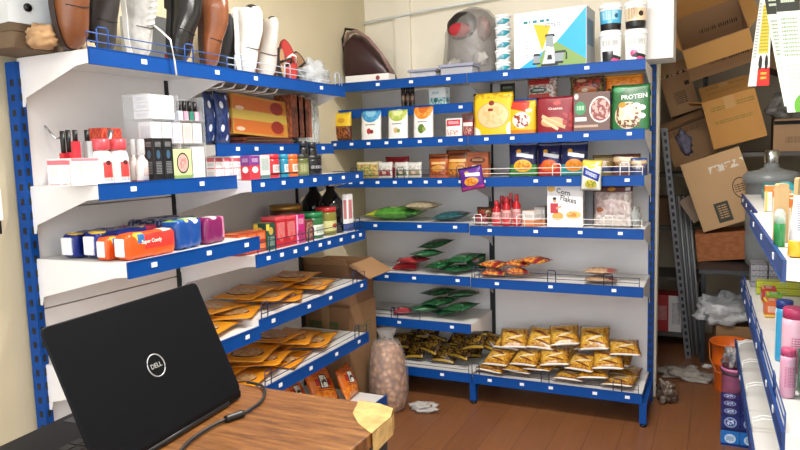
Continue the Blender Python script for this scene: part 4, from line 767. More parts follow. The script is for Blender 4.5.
stand_box(BR, T4, .2, 602, 646, 164, 'blue_carton', 'low bright blue carton at the back of the fourth shelf', 'carton', M('#2a62b8', .4), .08)
# ------------------------------------------------------------------ fifth shelf
T5 = 1.0745
def lie(mat, w, h, t, loc, rot, name, label, cat, seed, group=None, crumple=.5):
    z = max(q for q in ((1.0745, .7605, .4785) if loc[0] < BR.loc.x+.95 else (1.0605, .7555)) if q < loc[2]+.001)
    return settle(item(name, label, cat, loc, rot, [(None, pouch(w, h, t, seed, lie=True, crumple=crumple), mat)], group), BR, z, 'B%d' % (z*100))
GB = PM('#4a8a34', [('n', .5, .5, .5, .5, '#5a9a3c'), ('r', .1, .5, .1, .5, '#b3bb3a'), ('r', .85, .5, .08, .5, '#2f6a2a'), ('e', .5, .5, .12, .2, '#d4dca8')], .25, .3)
lie(GB, .36, .24, .085, BR.W(.41, .16, T5), (0, radians(-2), radians(4)), 'rice_bag', 'big glossy green bag lying on the fifth back shelf', 'bag', 121)
lie(PM('#b9ad93', [('n', .5, .5, .5, .5, '#a08f70'), ('r', .1, .5, .1, .5, '#6a7a4a')], .3, .3), .2, .2, .055, BR.W(.6, .13, T5), (0, 0, radians(-8)), 'rice_bag', 'beige bag lying between the green and the dark teal bags', 'bag', 122)
lie(PM('#1f4a52', [('n', .5, .5, .5, .5, '#2a5f66'), ('r', .5, .85, .3, .06, '#b8c7c9'), ('r', .95, .5, .05, .5, '#14343a')], .25, .3), .22, .2, .055, BR.W(.78, .16, T5), (0, radians(-6), radians(6)), 'rice_bag', 'dark teal bag lying right of the beige bag', 'bag', 123)
T5 = 1.0605
stand_pouch(BR, T5, .12, 476, 492, 207, 'snack_packet', 'dark brown packet left of the red squeeze bottles', 'packet', PM('#5c3524', [('n', .5, .5, .4, .4, '#8d6a3c'), ('r', .3, .7, .2, .1, '#a8402c')], .3, .3), .05, 124, stand=False, twist=10)
stand_pouch(BR, T5, .05, 474, 487, 214, 'snack_packet', 'small maroon packet at the left end, in front of the dark brown packet', 'packet', PM('#6a1f28', [('n', .5, .5, .4, .3, '#a04a4a'), ('r', .5, .2, .5, .1, '#d9cfc8')], .3, .3), .04, 125, stand=False)
def sq_shape(R, hb): return [(0, 0), (R*.92, 0), (R, .01), (R, hb*.5), (R*.8, hb*.7), (R*.86, hb*.8), (R*.45, hb*.95), (R*.4, hb)]
KT = PM('#b51f2a', [('r', .5, .42, .3, .25, '#d8a8a4'), ('t', .5, .42, .2, .14, '#8d1a22'), ('e', .5, .25, .15, .08, '#c93a3a')], .2)
for k, (a, b, t, ly, nm) in enumerate([(490, 500, 201, .06, 'first red squeeze bottle from the left, in front'), (496, 505, 196, .12, 'second red squeeze bottle, standing behind the front left one'), (500, 510, 197, .05, 'third red squeeze bottle, middle of the front row'), (505, 514, 193, .12, 'tallest red squeeze bottle with a pale cap in the middle of the back row'), (510.5, 520, 194.5, .055, 'rightmost red squeeze bottle of the group')]):
    stand_jar(BR, T5, ly, a, b, t, 'sauce_bottle', nm, 'bottle', KT, M('#c22630' if k != 3 else '#d86a6a', .3), .2, .4, 'red squeeze bottles', shape=sq_shape, lidname='cap')
stand_box(BR, T5, .05, 523.5, 537, 211, 'noodle_box', 'small white and orange carton right of the red bottles', 'carton', PM('#e2ddd8', [('r', .5, .2, .5, .2, '#d98a5a'), ('t', .5, .65, .4, .1, '#9a9a9a')], .4), .08, twist=-20)
stand_box(BR, T5, .12, 534, 545, 206.5, 'noodle_box', 'grey carton standing just left of the corn flakes box', 'carton', PM('#8f8c8a', [('r', .5, .15, .5, .15, '#b87a5a'), ('t', .5, .7, .4, .1, '#c9c9c9')], .4), .06)
# corn flakes carton
l, w, h = BR.on(T5, .05, 547, 582.5, 185, .06)
e = empty('cereal_box', 'white cereal carton lettered Corn Flakes with a milk bowl and a red-shirted figure', 'cereal box', l, radians(2))
MB().box(-w/2, w/2, -.03, .03, 0, h, wrap=True).build('carton', PM('#eeecea', [('e', .12, .92, .11, .08, '#e2b021'), ('e', .74, .28, .23, .11, '#cfc6bd'), ('e', .74, .3, .2, .085, '#e6b65c'), ('n', .72, .31, .15, .06, '#c98428'), ('e', .3, .26, .16, .1, '#d9a24a'), ('r', .2, .45, .11, .12, '#b8252f'), ('e', .21, .64, .05, .055, '#c99a7a'), ('e', .21, .68, .055, .035, '#2a1c18'), ('r', .33, .47, .08, .025, '#c99a7a', -20), ('r', .62, .5, .012, .18, '#c4c4c8', -32)], .3), e, .0015)
bx = lambda cx, cz: (lambda a, b, d: (-w/2+cx*w+a*cos(-.3)-b*sin(-.3)*.3, -.0305-d, cz*h+b+a*sin(-.3)*.8))
lettering(e, 'Corn', .4*w, .12*h, bx(.46, .84), M('#2c2a2e', .5)); lettering(e, 'Flakes', .46*w, .13*h, bx(.6, .66), M('#2c2a2e', .5))
stand_box(BR, T5, .16, 583, 593, 188, 'grey_carton', 'narrow grey carton edge between the cereal box and the big clear bag', 'carton', M('#77767a', .5), .06)
stand_pouch(BR, T5, .06, 592, 632.5, 185.5, 'popcorn_bag', 'large pinkish clear bag with a maroon header at the right of the cereal box', 'bag', PM('#bdaeaa', [('n', .5, .5, .5, .5, '#d8cfcb'), ('n', .4, .6, .4, .3, '#a89390'), ('r', .5, .95, .5, .1, '#6f4a48'), ('e', .47, .93, .1, .05, '#d99a3a'), ('r', .88, .92, .06, .04, '#d6d0cc'), ('e', .17, .42, .1, .06, '#a86a4c'), ('e', .45, .12, .3, .1, '#d9cfc6')], .2, .6), .08, 126, stand=False)
item('plastic_bag', 'crumpled clear plastic bag at the right end of the fifth back shelf', 'plastic bag', BR.W(1.835, .13, T5), 0, [(None, MB().blob(.036, .045, .06, .3, 2.5, 14, c=(0, 0, .055), flat=0), clear('#c9cdcc', .5, .12, .9, 35))])
# ------------------------------------------------------------------ sixth and seventh shelves
T6, T6R, T7 = .7605, .7555, .4785
RP = PM('#8d1f28', [('n', .5, .5, .4, .3, '#b8a49a'), ('r', .5, .2, .5, .1, '#b8343a'), ('r', .5, .85, .5, .08, '#6a1520')], .25, .35)
lie(RP, .16, .2, .05, BR.W(.46, .2, T6), (radians(12), 0, radians(10)), 'snack_packet', 'red packet propped at the back of the sixth shelf, behind the other red one', 'packet', 131)
lie(RP, .17, .18, .045, BR.W(.53, .1, T6), (0, radians(-4), radians(-30)), 'snack_packet', 'red packet lying flat beside the open carton on the sixth back shelf', 'packet', 132)
GP = PM('#1c4a2c', [('n', .5, .5, .5, .5, '#286038'), ('e', .5, .55, .2, .16, '#7a4a34'), ('r', .5, .9, .5, .06, '#14361f'), ('t', .5, .3, .3, .06, '#6f9a78')], .18, .4)
for i, (lx, ly, z, a, lean) in enumerate([(.62, .12, 0, -50, 2), (.83, .13, 0, -30, 2), (.72, .14, .0, -35, 10), (.66, .2, .0, -20, 8), (.86, .14, .0, -14, 8)]):
    lie(GP, .16, .2, .05, BR.W(lx, ly, T6+z), (radians(lean), radians(-5), radians(a)), 'snack_packet', ('glossy dark green packet lying leftmost on the sixth back shelf', 'second glossy dark green packet from the left on the sixth back shelf', 'dark green packet with a brown oval, topmost of the heap on the sixth back shelf', 'dark green packet at the front rail, under the upright one', 'dark green packet rightmost of the sixth-shelf heap')[i], 'packet', 133+i, 'dark green packets on the sixth back shelf')
stand_pouch(BR, T6, .27, 465, 484, 254, 'snack_packet', 'dark green packet standing upright by the shelf joint', 'packet', GP, .05, 139, 'dark green packets on the sixth back shelf', stand=False, lean=-4, twist=14)
RY = PM('#b83a2c', [('n', .5, .5, .5, .5, '#d9a03c'), ('e', .4, .5, .2, .2, '#e0c08a'), ('r', .8, .5, .1, .5, '#8d1f24'), ('n', .3, .6, .3, .3, '#efd9c4')], .25, .4)
for i, (lx, ly, z, a) in enumerate([(1.06, .1, 0, 10), (1.05, .14, .04, -12), (1.19, .1, 0, 24), (1.2, .15, .038, 0), (1.3, .13, 0, -18)]):
    lie(RY, .14, .17, .045, BR.W(lx, ly, T6R+z), (0, radians(3), radians(a)), 'snack_packet', ('red and yellow snack packet, lower left of the heap', 'red and yellow snack packet, upper left of the heap', 'red and yellow snack packet, lower middle of the heap', 'red and yellow snack packet, upper middle of the heap', 'red and yellow snack packet, right end of the heap')[i], 'packet', 141+i, 'red and yellow packets')
for i, (z, a) in enumerate([(0, 6), (.036, -4)]):
    lie(PM('#a8835f', [('r', .5, .5, .3, .2, '#5a3a2c'), ('n', .5, .5, .5, .5, '#b99a7c'), ('r', .85, .5, .1, .4, '#8d3a30')], .3, .3), .17, .14, .04, BR.W(1.67, .08, T6R+z), (0, 0, radians(a)), 'snack_packet', ('tan packet, lower of two alone at the right of the sixth shelf', 'tan packet, upper of two alone at the right of the sixth shelf')[i], 'packet', 150+i)
lie(RP, .12, .16, .04, BR.W(.44, .14, T7), (0, 0, radians(30)), 'snack_packet', 'red packet at the left end of the seventh back shelf', 'packet', 161)
for i, (lx, ly, z, a, lean) in enumerate([(.6, .12, 0, -60, 0), (.7, .13, 0, -30, 4), (.74, .2, 0, -50, 6), (.84, .12, .0, -14, 2), (.82, .24, .0, -70, 4), (.66, .22, .0, -40, 4)]):
    lie(GP, .17, .2, .05, BR.W(lx, ly, T7+z), (radians(lean), radians(-6), radians(a)), 'snack_packet', ('dark green packet at the left tip of the seventh-shelf heap', 'dark green packet second from the left on the seventh back shelf', 'dark green packet on top of the seventh-shelf heap', 'dark green packet at the right front of the seventh shelf', 'dark green packet at the right back of the seventh shelf', 'dark green packet at the left back of the seventh shelf')[i], 'packet', 163+i, 'dark green packets on the seventh back shelf')
# ------------------------------------------------------------------ bottom shelf: two heaps
T8 = .1805
DG_ = PM('#2a1f16', [('n', .5, .5, .5, .5, '#5a4020'), ('e', .5, .5, .34, .3, '#8d6a22'), ('n', .5, .5, .28, .25, '#3d2c1a'), ('r', .5, .86, .5, .05, '#b08f2c'), ('r', .5, .1, .5, .04, '#a8862c')], .2, .4)
dm = [pouch(.15, .14, .06, 170+i, lie=False).mesh('snack_packet', [DG_]) for i in range(3)]
q = random.Random(11)
for row in range(2):
    for k in range(7):
        lx = .315+.1*k+(.04 if row else 0)+(.12 if row == 2 else 0); ly = (.1, .22, .2)[row]
        o = lay(dm[(k+row) % 3], BR.W(lx, ly+.02*q.random(), T8+(.0 if row == 0 else .065*row)), (radians(-55+q.uniform(-8, 8)), radians(q.uniform(-12, 12)), radians(q.uniform(-25, 25))), 'snack_packet', 'dark brown and gold snack packet in the heap on the bottom back shelf', 'packet', 'dark brown and gold packets'); settle(o, BR, T8, 'B8')
GD = PM('#c08a2c', [('n', .5, .5, .5, .5, '#9a6420'), ('n', .4, .6, .4, .4, '#d8ac48'), ('r', .5, .97, .5, .05, '#e4ded2'), ('r', .5, .03, .5, .04, '#e4ded2'), ('e', .45, .62, .3, .06, '#7d4426', 25), ('e', .5, .4, .32, .05, '#e4d3a8', -20), ('e', .55, .25, .28, .04, '#7a4020', 15)], .25, .4)
gm = [pouch(.17, .18, .05, 190+i, lie=True).mesh('snack_packet', [GD]) for i in range(4)]
spots = []
for k in range(6): spots.append((1.06+.145*k, .115, 0, 2))
for k in range(6): spots.append((1.08+.14*k, .3, 0, 3))
for k in range(5): spots.append((1.08+.16*k, .135, 0, 16))
for k in range(5): spots.append((1.12+.155*k, .26, 0, 20))
for k in range(4): spots.append((1.15+.155*k, .21, 0, 30))
for i, (lx, ly, z, lean) in enumerate(spots):
    o = lay(gm[i % 4], BR.W(lx+q.uniform(-.015, .015), ly, T8+z), (radians(lean+q.uniform(-4, 4)), radians(q.uniform(-6, 6)), radians(q.uniform(-14, 14))), 'snack_packet', 'gold snack packet with white sealed ends heaped on the bottom back shelf', 'packet', 'gold snack packets in a heap'); settle(o, BR, T8, 'B8')
o = lay(gm[0], BR.W(1.78, .2, T8+.03), (radians(14), 0, radians(12)), 'snack_packet', 'gold snack packet lying apart at the right end of the heap', 'packet', 'gold snack packets in a heap'); settle(o, BR, T8, 'B8')
# ------------------------------------------------------------------ cartons
KR = lambda c, sh=(): PM(c, list(sh), .8, .12, 30)
def carton(name, label, loc, rot, w, d, h, mat, flaps=(), tape=None, open_=False, inner=None, group=None, extra=None):
    e = empty(name, label, 'carton', loc, rot, group); t = .006
    mb = MB()
    if open_:
        mb.box(-w/2, w/2, -d/2, -d/2+t, 0, h).box(-w/2, w/2, d/2-t, d/2, 0, h).box(-w/2, -w/2+t, -d/2+t, d/2-t, 0, h).box(w/2-t, w/2, -d/2+t, d/2-t, 0, h).box(-w/2+t, w/2-t, -d/2+t, d/2-t, 0, t)
    else: mb.box(-w/2, w/2, -d/2, d/2, 0, h)
    mb.build('carton_body', mat, e)
    for side, ang, ln in flaps:
        a = radians(ang); m = MB(); L_ = w if side in 'fb' else d
        m.box(-L_/2+.004, L_/2-.004, -t/2, t/2, 0, ln)
        f = m.build('flap', inner or mat, e)
        if side == 'f': f.location = (0, -d/2, h); f.rotation_euler = (a, 0, 0)
        if side == 'b': f.location = (0, d/2, h); f.rotation_euler = (-a, 0, 0)
        if side == 'r': f.location = (w/2, 0, h); f.rotation_euler = (0, 0, pi/2); f.rotation_euler = Matrix.Rotation(a, 4, 'Y').to_3x3().__matmul__(Matrix.Rotation(pi/2, 3, 'Z')).to_euler()
        if side == 'l': f.location = (-w/2, 0, h); f.rotation_euler = (Matrix.Rotation(-a, 3, 'Y') @ Matrix.Rotation(pi/2, 3, 'Z')).to_euler()
    if tape:
        m = MB(); m.box(-.025, .025, -d/2-.0012, d/2+.0012, h+.0002, h+.0012); m.box(-.025, .025, -d/2-.0014, -d/2-.0004, h*.78, h+.001); m.build('tape', M(tape, .25), e)
    if extra: extra(e, w, d, h)
    return e
# corner between the racks
def fried():
    m, N, L, b = nodes('fried_snacks'); b.inputs['Roughness'].default_value = .45
    t = N.new('ShaderNodeTexCoord'); v = N.new('ShaderNodeTexVoronoi'); v.inputs['Scale'].default_value = 30; L.new(t.outputs['Object'], v.inputs['Vector'])
    r = N.new('ShaderNodeValToRGB'); E_ = r.color_ramp.elements; E_[0].position = .05; E_[0].color = lin('#d3ab86'); E_[1].position = .75; E_[1].color = lin('#7d5236'); x = E_.new(.4); x.color = lin('#b07a54')
    bp = N.new('ShaderNodeBump'); bp.inputs['Strength'].default_value = .7; bp.inputs['Distance'].default_value = .012; bp.invert = True
    L.new(v.outputs['Distance'], r.inputs['Fac']); L.new(v.outputs['Distance'], bp.inputs['Height']); L.new(bp.outputs['Normal'], b.inputs['Normal']); L.new(r.outputs['Color'], b.inputs['Base Color']); return m
FRIED = fried()
carton('carton', 'closed brown carton with faded green print, on the floor in the corner', (-.312, -.25, 0), 0, .305, .33, .63, KR('#94714f', [('r', .45, .76, .32, .1, '#5e6a45'), ('t', .45, .76, .25, .06, '#84764f'), ('r', 3.5, .62, .3, .02, '#7d6a45'), ('t', 3.5, .7, .3, .1, '#6f7048')]), tape='#a98a64')
carton('carton', 'open brown carton with bent flaps on top of the green-print carton in the corner', (-.312, -.255, .632), radians(2), .3, .31, .24, KR('#8a674a', [('t', .4, .3, .3, .08, '#6d5038')]), flaps=(('r', 118, .15), ('f', 35, .05)), open_=True, inner=KR('#a57e58'))
e = empty('snack_sack', 'big clear bag of brown fried snacks on the floor below the corner cartons', 'bag', (-.02, -.225, 0), (0, 0, .4))
MB().loft([[(rx*cos(2*pi*k/28)*(1+.1*noise.noise(Vector((k*.9, z*22, 1)))), ry*sin(2*pi*k/28)*(1+.1*noise.noise(Vector((k*.9, z*22, 5)))), z) for k in range(28)] for z, rx, ry in ((0, .08, .1), (.02, .1, .12), (.07, .108, .125), (.12, .112, .128), (.18, .11, .125), (.24, .105, .12), (.3, .098, .11), (.35, .085, .1), (.39, .06, .07), (.4, .02, .02))]).build('contents', FRIED, e)
MB().loft([[(rx*cos(2*pi*k/28)*(1+.12*noise.noise(Vector((k*.5, z*9, 1)))), ry*sin(2*pi*k/28)*(1+.12*noise.noise(Vector((k*.6, z*9, 5)))), z+.004) for k in range(28)] for z, rx, ry in ((0, .095, .11), (.02, .113, .135), (.12, .124, .14), (.24, .118, .132), (.34, .1, .115), (.4, .075, .085), (.42, .04, .03), (.47, .06, .04))]).build('clear_bag', clear('#e6e0dc', .2, .06, 1, 30), e)
crumple('plastic_scrap', 'crumpled clear plastic scrap on the floor beside the bag of fried snacks', 'plastic bag', (.19, -.2, .0), 0, (.09, .05, .03), clear('#d6d2cc', .5, .15, 1, 40), 6, .4)

# ------------------------------------------------------------------ storage area behind the right end
DG2 = M('#4a4c50', .45, .3); BRD = M('#54504c', .6)
def zat(py, px, y): return hit(px, py, (0, y, 0), (0, 1, 0)).z
e = empty('storage_rack', 'dark grey slotted metal storage rack full of cartons behind the right end', 'storage rack', (0, 0, 0))
YR = 1.6; zs = [zat(333, 670, YR), zat(277, 670, YR), zat(226, 670, YR), zat(173, 688, YR+.05)]
for z in zs: MB().box(1.02, 1.62, YR, YR+.42, z-.025, z).build('shelf', BRD, e)
MB().box(1.76, 2.68, 1.16, 1.98, 1.405, 1.43).build('shelf', BRD, e)
for x, y, h in ((1.02, YR, 2.3), (1.6, YR+.39, 2.3), (1.02, YR+.39, 2.3), (2.66, 1.17, 1.9), (2.66, 1.94, 1.9)):
    mb = MB().box(x, x+.035, y, y+.003, 0, h).box(x, x+.003, y+.003, y+.035, 0, h)
    for k in range(int(h/.05)): mb.box(x+.012, x+.024, y-.001, y, .03+.05*k, .055+.05*k, 1)
    mb.build('post', [DG2, BLK], e)
def bar(name, label, a, b, holes, r=.0, mat=DG2, cat='metal bar'):
    a, b = Vector(a), Vector(b); L_ = (b-a).length; q = (b-a).to_track_quat('Z', 'Y')
    mb = MB()
    if holes:
        mb.box(-.02, .02, -.0015, .0015, 0, L_); mb.box(-.02, -.017, .0015, .03, 0, L_)
        for k in range(int(L_/.05)): mb.box(-.007, .009, -.0022, -.0015, .02+.05*k, .047+.05*k, 1)
    else: mb.tube([(0, 0, 0), (0, 0, L_)], r, 8)
    o = mb.build(name, [mat, BLK]); o.location = a; o.rotation_mode = 'XYZ'
    o.rotation_euler = q.to_euler() if not holes else (Matrix.Rotation(0, 3, 'Z') @ Matrix(((1, 0, 0), (0, 1, 0), (0, 0, 1)))).to_euler()
    if holes:
        z = (b-a).normalized(); x = Vector((1, 0, 0)) - z*z.x; x.normalize(); y = z.cross(x); o.rotation_euler = Matrix((x, y, z)).transposed().to_euler()
    return tag(o, label, cat)
bar('slotted_angle', 'perforated grey angle bar leaning just right of the blue rack upright', (1.55, 1.36, 0), hit(664, 128, (0, 1.2, 0), (0, 1, 0)), True, mat=M('#7d7f83', .4, .5))
ST = M('#b0b2b4', .35, .3)
for k in range(8):
    b0 = onz(686+2.3*k, 355, 0)[0]; t0 = hit(671+2.5*k, 196, (0, b0.y-.02, 0), (0, 1, 0))
    bar('metal_rod', ('first', 'second', 'third', 'fourth', 'fifth', 'sixth', 'seventh', 'last')[k] + ' grey rod from the left in the leaning bundle behind the orange bucket', b0, t0, False, .0072, ST if k % 2 else M('#74777b', .4, .3), 'metal rod')
# red and white carton on the rack
p0 = hit(655, 330, (0, YR+.02, 0), (0, 1, 0)); p1 = hit(682, 297, (0, YR+.02, 0), (0, 1, 0))
carton('carton', 'red and white carton on the low shelf of the dark storage rack', ((p0.x+p1.x)/2, YR+.14, zs[0]+.001), 0, p1.x-p0.x, .2, p1.z-zs[0], PM('#b52a2c', [('r', .8, .5, .3, .6, '#e4dfdc'), ('t', .78, .5, .15, .3, '#8a8a8a'), ('t', .25, .5, .18, .2, '#e0b8b4')], .5))
carton('carton', 'plain brown carton on the middle shelf of the dark storage rack', (1.36, YR+.2, zs[2]+.001), radians(4), .3, .3, .2, KR('#6d5138'))
# pile of tilted cartons
def pile(label, cx, cy, wpx, hpx, roll, y, d, mat, tilt=0, yaw=0, **kw):
    p = hit(cx, cy, (0, y, 0), (0, 1, 0)); s = depth(p)/FPX; w, h = wpx*s, hpx*s
    R3 = Matrix.Rotation(radians(yaw), 3, 'Z') @ Matrix.Rotation(radians(-roll-1.7), 3, 'Y') @ Matrix.Rotation(radians(tilt), 3, 'X')
    loc = p + R3 @ Vector((0, d/2, -h/2))
    return carton('carton', label, loc, R3.to_euler(), w, d, h, mat, **kw)
WADM = M('#8d87a0', .5, vary=.4, scale=30, bump=.6)
def wad(e, w, d, h): MB().blob(.05, .02, .09, .4, 3, 5, c=(-.03, -d/2-.008, h*.45)).build('plastic_wad', WADM, e)
pile('brown carton with a wad of plastic and string, second up on the left', 688, 139, 43, 45, 20, 1.64, .3, KR('#b88e64', [('r', .5, .82, .5, .02, '#7d5c3e'), ('t', .5, .7, .35, .06, '#82603f')]), flaps=(('f', 128, .07),), extra=wad)
pile('small brown carton marked with dark symbols, just right of the white carton', 678, 88, 28, 52, 15, 1.66, .28, KR('#b9926a', [('r', .5, .78, .5, .018, '#d2b48c'), ('n', .5, .78, .4, .03, '#4a3a30'), ('t', .5, .3, .2, .12, '#4d3c30'), ('r', .82, .55, .08, .04, '#4a3a30')]), tape='#c09c72')
pile('square yellow-brown carton with two lines of faded print, middle of the pile', 734, 119, 49, 49, 13, 1.22, .34, KR('#c38d4a', [('t', .3, .78, .18, .05, '#8a7a35'), ('t', .75, .8, .2, .05, '#8a7a35'), ('t', .5, .5, .36, .04, '#8a7a35'), ('r', .5, .9, .1, .16, '#c79a62')]), flaps=(('l', 70, .08), ('b', -6, .12)))
def bag_print(e, w, d, h):
    m = MB()
    for k in range(3): m.box(-.02+.018*k, -.012+.018*k, -d/2-.001, -d/2, h*.25, h*.9)
    m.build('printed_bars', M('#3a2a20', .8), e)
pile('large open brown carton tipped forward on top of the pile', 719, 56, 62, 46, 14, 1.12, .3, KR('#a5805c', [('t', .62, .4, .06, .3, '#3a2a20', 90), ('r', .5, .18, .5, .03, '#a27d58')]), tilt=52, flaps=(('f', 158, .13), ('l', 30, .1), ('r', 40, .1), ('b', -10, .16)), open_=True, inner=KR('#c99656'))
pile('flat wide brown carton with a circular emblem and dark lettering, lowest big one', 721, 190, 56, 72, 17, 1.0, .16, KR('#bb966c', [('e', .82, .45, .14, .15, '#4a382c'), ('e', .82, .45, .125, .135, '#bb966c'), ('t', .82, .45, .1, .06, '#4a382c'), ('r', .42, .2, .12, .14, '#3f3f35'), ('t', .42, .2, .08, .1, '#bb966c'), ('n', .72, .8, .3, .05, '#d8cdbd')]), )
pile('crushed orange-brown carton under the carton with the circular emblem', 729, 246, 60, 28, 4, 1.02, .3, KR('#a06035', [('n', .5, .5, .5, .5, '#94562d')]))
pile('small torn grey-brown carton wedged beside the leaning rods', 694, 208, 17, 26, 32, 1.25, .12, KR('#9a8570'))
carton('carton', 'small plain carton tied with a black strap, above the grey water can', (2.19, 1.33, 1.4315), radians(-3), .32, .3, .2, KR('#a58361', [('t', .5, .35, .3, .1, '#6a5140'), ('r', .5, .93, .5, .1, '#24262a')]), flaps=(('f', 100, .05),))
carton('carton', 'long brown carton lying at the top right behind the hanging strips', (2.2, 1.72, 1.9), (0, radians(24), radians(4)), .5, .3, .24, KR('#7a5d44'))
carton('carton', 'brown carton standing behind the strapped one, under the long carton', (2.28, 1.74, 1.4315), radians(3), .44, .3, .34, KR('#6f543c'))
crumple('plastic_bag', 'grey crumpled plastic bag with a red patch on the strapped carton', 'plastic bag', (2.13, 1.33, 1.634), 0, (.13, .09, .1), M('#6d6a66', .35, vary=.4, scale=14, bump=.8), 17, .4)
# dark stand, water can
e = empty('metal_stand', 'black metal stand carrying the crushed carton and the grey water can', 'stand', (1.95, 1.05, 0))
MB().box(-.33, .36, -.34, .26, .72, .745).build('stand_top', M('#2b2c2f', .5), e)
for x, y in ((.03, -.32), (.34, -.32), (-.31, .24), (.34, .24)): MB().box(x-.014, x+.014, y-.014, y+.014, 0, .72).build('leg', M('#1d1e21', .4), e)
MB().box(.03, .34, -.325, -.31, .5, .52).build('crossbar', M('#1d1e21', .4), e)
MB().box(.02, .36, -.34, .26, .33, .35).build('lower_shelf', M('#3a3c40', .5), e)
item('white_packet', 'white folded papers standing on the lower shelf of the black stand', 'papers', (2.06, .78, .351), radians(12), [(None, MB().box(-.05, .05, -.02, .02, 0, .14), M('#c9c7c4', .6))])
p, s = onz(768, 252, .745); p = Vector((1.995, .85, .746))
e = empty('water_can', 'translucent grey water can with a silver neck, behind the right rack', 'water can', p)
MB().lathe([(0, 0), (.1, 0), (.125, .03), (.132, .1), (.132, .2), (.126, .22), (.132, .24), (.132, .38), (.126, .4), (.134, .42), (.134, .5), (.15, .51), (.152, .55), (.13, .575), (.07, .585), (.04, .6), (.035, .63)], 30).build('can_body', M('#85898a', .3, vary=.08), e)
MB().lathe([(.036, .62), (.04, .625), (.04, .69), (.03, .7)], 18).build('neck', CHROME, e)
# bucket, carton, bags and scraps on the floor
e = empty('bucket', 'orange plastic bucket on the floor near the leaning rods', 'bucket', (1.805, .785, 0))
MB().lathe([(0, .0), (.088, 0), (.09, .004), (.102, .16), (.107, .165), (.108, .175), (.104, .18), (.114, .29), (.121, .292), (.121, .302), (.112, .302), (.1, .15), (.084, .012), (0, .01)], 32).build('bucket_body', M('#d9641a', .35), e)
MB().tube([(-.121, 0, .285), (-.115, -.06, .2), (-.08, -.118, .14), (0, -.145, .12), (.08, -.118, .14), (.115, -.06, .2), (.121, 0, .285)], .003).build('handle', M('#d0702c', .4), e)
MB().lathe([(0, 0), (.012, 0), (.012, .003)], 12, (-.02, -.109, .19), ax='y').build('sticker', M('#e8e4de', .5), e)
carton('carton', 'open brown carton behind the orange bucket, filled with a white bag', (1.83, 1.13, 0), radians(5), .24, .26, .34, KR('#94704c'), open_=True)
crumple('plastic_bag', 'white and grey striped plastic bag crumpled on the carton behind the bucket', 'plastic bag', (1.77, 1.06, .342), (0, 0, .3), (.19, .11, .115), PM('#cfcfce', [('r', .2, .5, .02, .5, '#6a6c70'), ('r', .3, .5, .015, .5, '#77787c'), ('r', .45, .5, .02, .5, '#6a6c70'), ('r', .6, .5, .015, .5, '#808286'), ('n', .5, .5, .5, .5, '#b5b6b6')], .4, .8, 20), 21, .28, 2.8)
crumple('plastic_bag', 'grey crumpled bag at the right behind the bucket, under the stand', 'plastic bag', (2.15, .98, .351), 0, (.13, .1, .1), M('#6d6f6e', .35, vary=.3, bump=.8), 23, .4)
p, s = onz(690, 378, 0)
mb = MB().blob(.2, .1, .045, .5, 2.4, 31, 36, 18, c=(0, 0, .012), flat=.001)
item('cloth', 'crumpled grey cloth lying on the brown floor left of the bucket', 'cloth', (p.x-.02, p.y+.02, 0), (0, 0, radians(-12)), [(None, mb, M('#9a9288', .8, vary=.25, scale=25, bump=.5))])
p, s = onz(707, 368, 0); crumple('paper_scrap', 'small white paper scrap on the floor between cloth and bucket', 'paper', (p.x, p.y, 0), .5, (.035, .02, .014), M('#d3cfc8', .7), 33, .3)
p, s = onz(655, 402, 0); crumple('crumpled_wrapper', 'brown and white crumpled wrapper by the right foot of the back rack', 'wrapper', (p.x+.06, p.y+.03, 0), .3, (.06, .06, .07), PM('#6a5a4c', [('n', .5, .5, .5, .5, '#a99c8e'), ('n', .4, .4, .4, .4, '#4a3a30')], .4, .8), 35, .45)
p, s = onz(622, 402, 0); crumple('crumpled_wrapper', 'flat grey wrapper on the floor under the back rack', 'wrapper', (p.x, p.y+.03, 0), .1, (.06, .03, .02), M('#77726c', .4, vary=.3, bump=.6), 36, .4)
e = empty('plastic_bin', 'pink plastic bin on the floor at the far end of the right rack', 'bin', (1.815, .385, 0))
MB().lathe([(0, 0), (.055, 0), (.058, .005), (.066, .25), (.07, .252), (.07, .265), (.06, .265), (.052, .01), (0, .008)], 24).build('bin_body', M('#cf7aa2', .4), e)
MB().tube([(-.07, 0, .25), (-.05, -.058, .24), (0, -.076, .235), (.05, -.058, .24), (.07, 0, .25)], .005).build('dark_band', M('#2a2430', .5), e)
e = crumple('plastic_bag', 'grey and red crumpled bag stuffed in the pink bin', 'plastic bag', (1.8, .385, .268), 0, (.05, .055, .06), PM('#7a7a7e', [('n', .5, .5, .5, .5, '#a09a98'), ('n', .3, .3, .4, .3, '#8a4a44')], .4, .7), 41, .35)
BP = PM('#1a2c6c', [('e', .5, .55, .34, .34, '#8d9cc0'), ('e', .5, .55, .26, .26, '#2a4a94'), ('n', .5, .55, .18, .18, '#c9d6e8'), ('r', .5, .08, .5, .06, '#0f1c4c')], .2)
BQ = PM('#1f6fc0', [('e', .5, .5, .3, .3, '#bcd8ee'), ('t', .5, .5, .2, .15, '#1f4a94'), ('r', .5, .1, .5, .08, '#0f2c6c')], .2)
bm0 = MB().box(-.042, .042, -.055, .055, 0, .078, wrap=True).mesh('dishwash_pack', [BP]); bm1 = MB().box(-.042, .042, -.055, .055, 0, .078, wrap=True).mesh('dishwash_pack', [BQ])
for lv in range(2):
    for j in range(3):
        for i in range(2):
            bright = lv == 0 and j == 0
            o = bpy.data.objects.new('dishwash_pack', bm1 if bright else bm0); C.objects.link(o); o.location = (1.79+.086*i, -.02+.112*j, .079*lv)
            tag(o, 'bright blue dish soap pack, bottom front of the floor stack' if bright else 'dark blue dish soap pack in the floor stack by the right rack', 'soap pack', 'bright blue dish soap packs' if bright else 'dark blue dish soap packs')

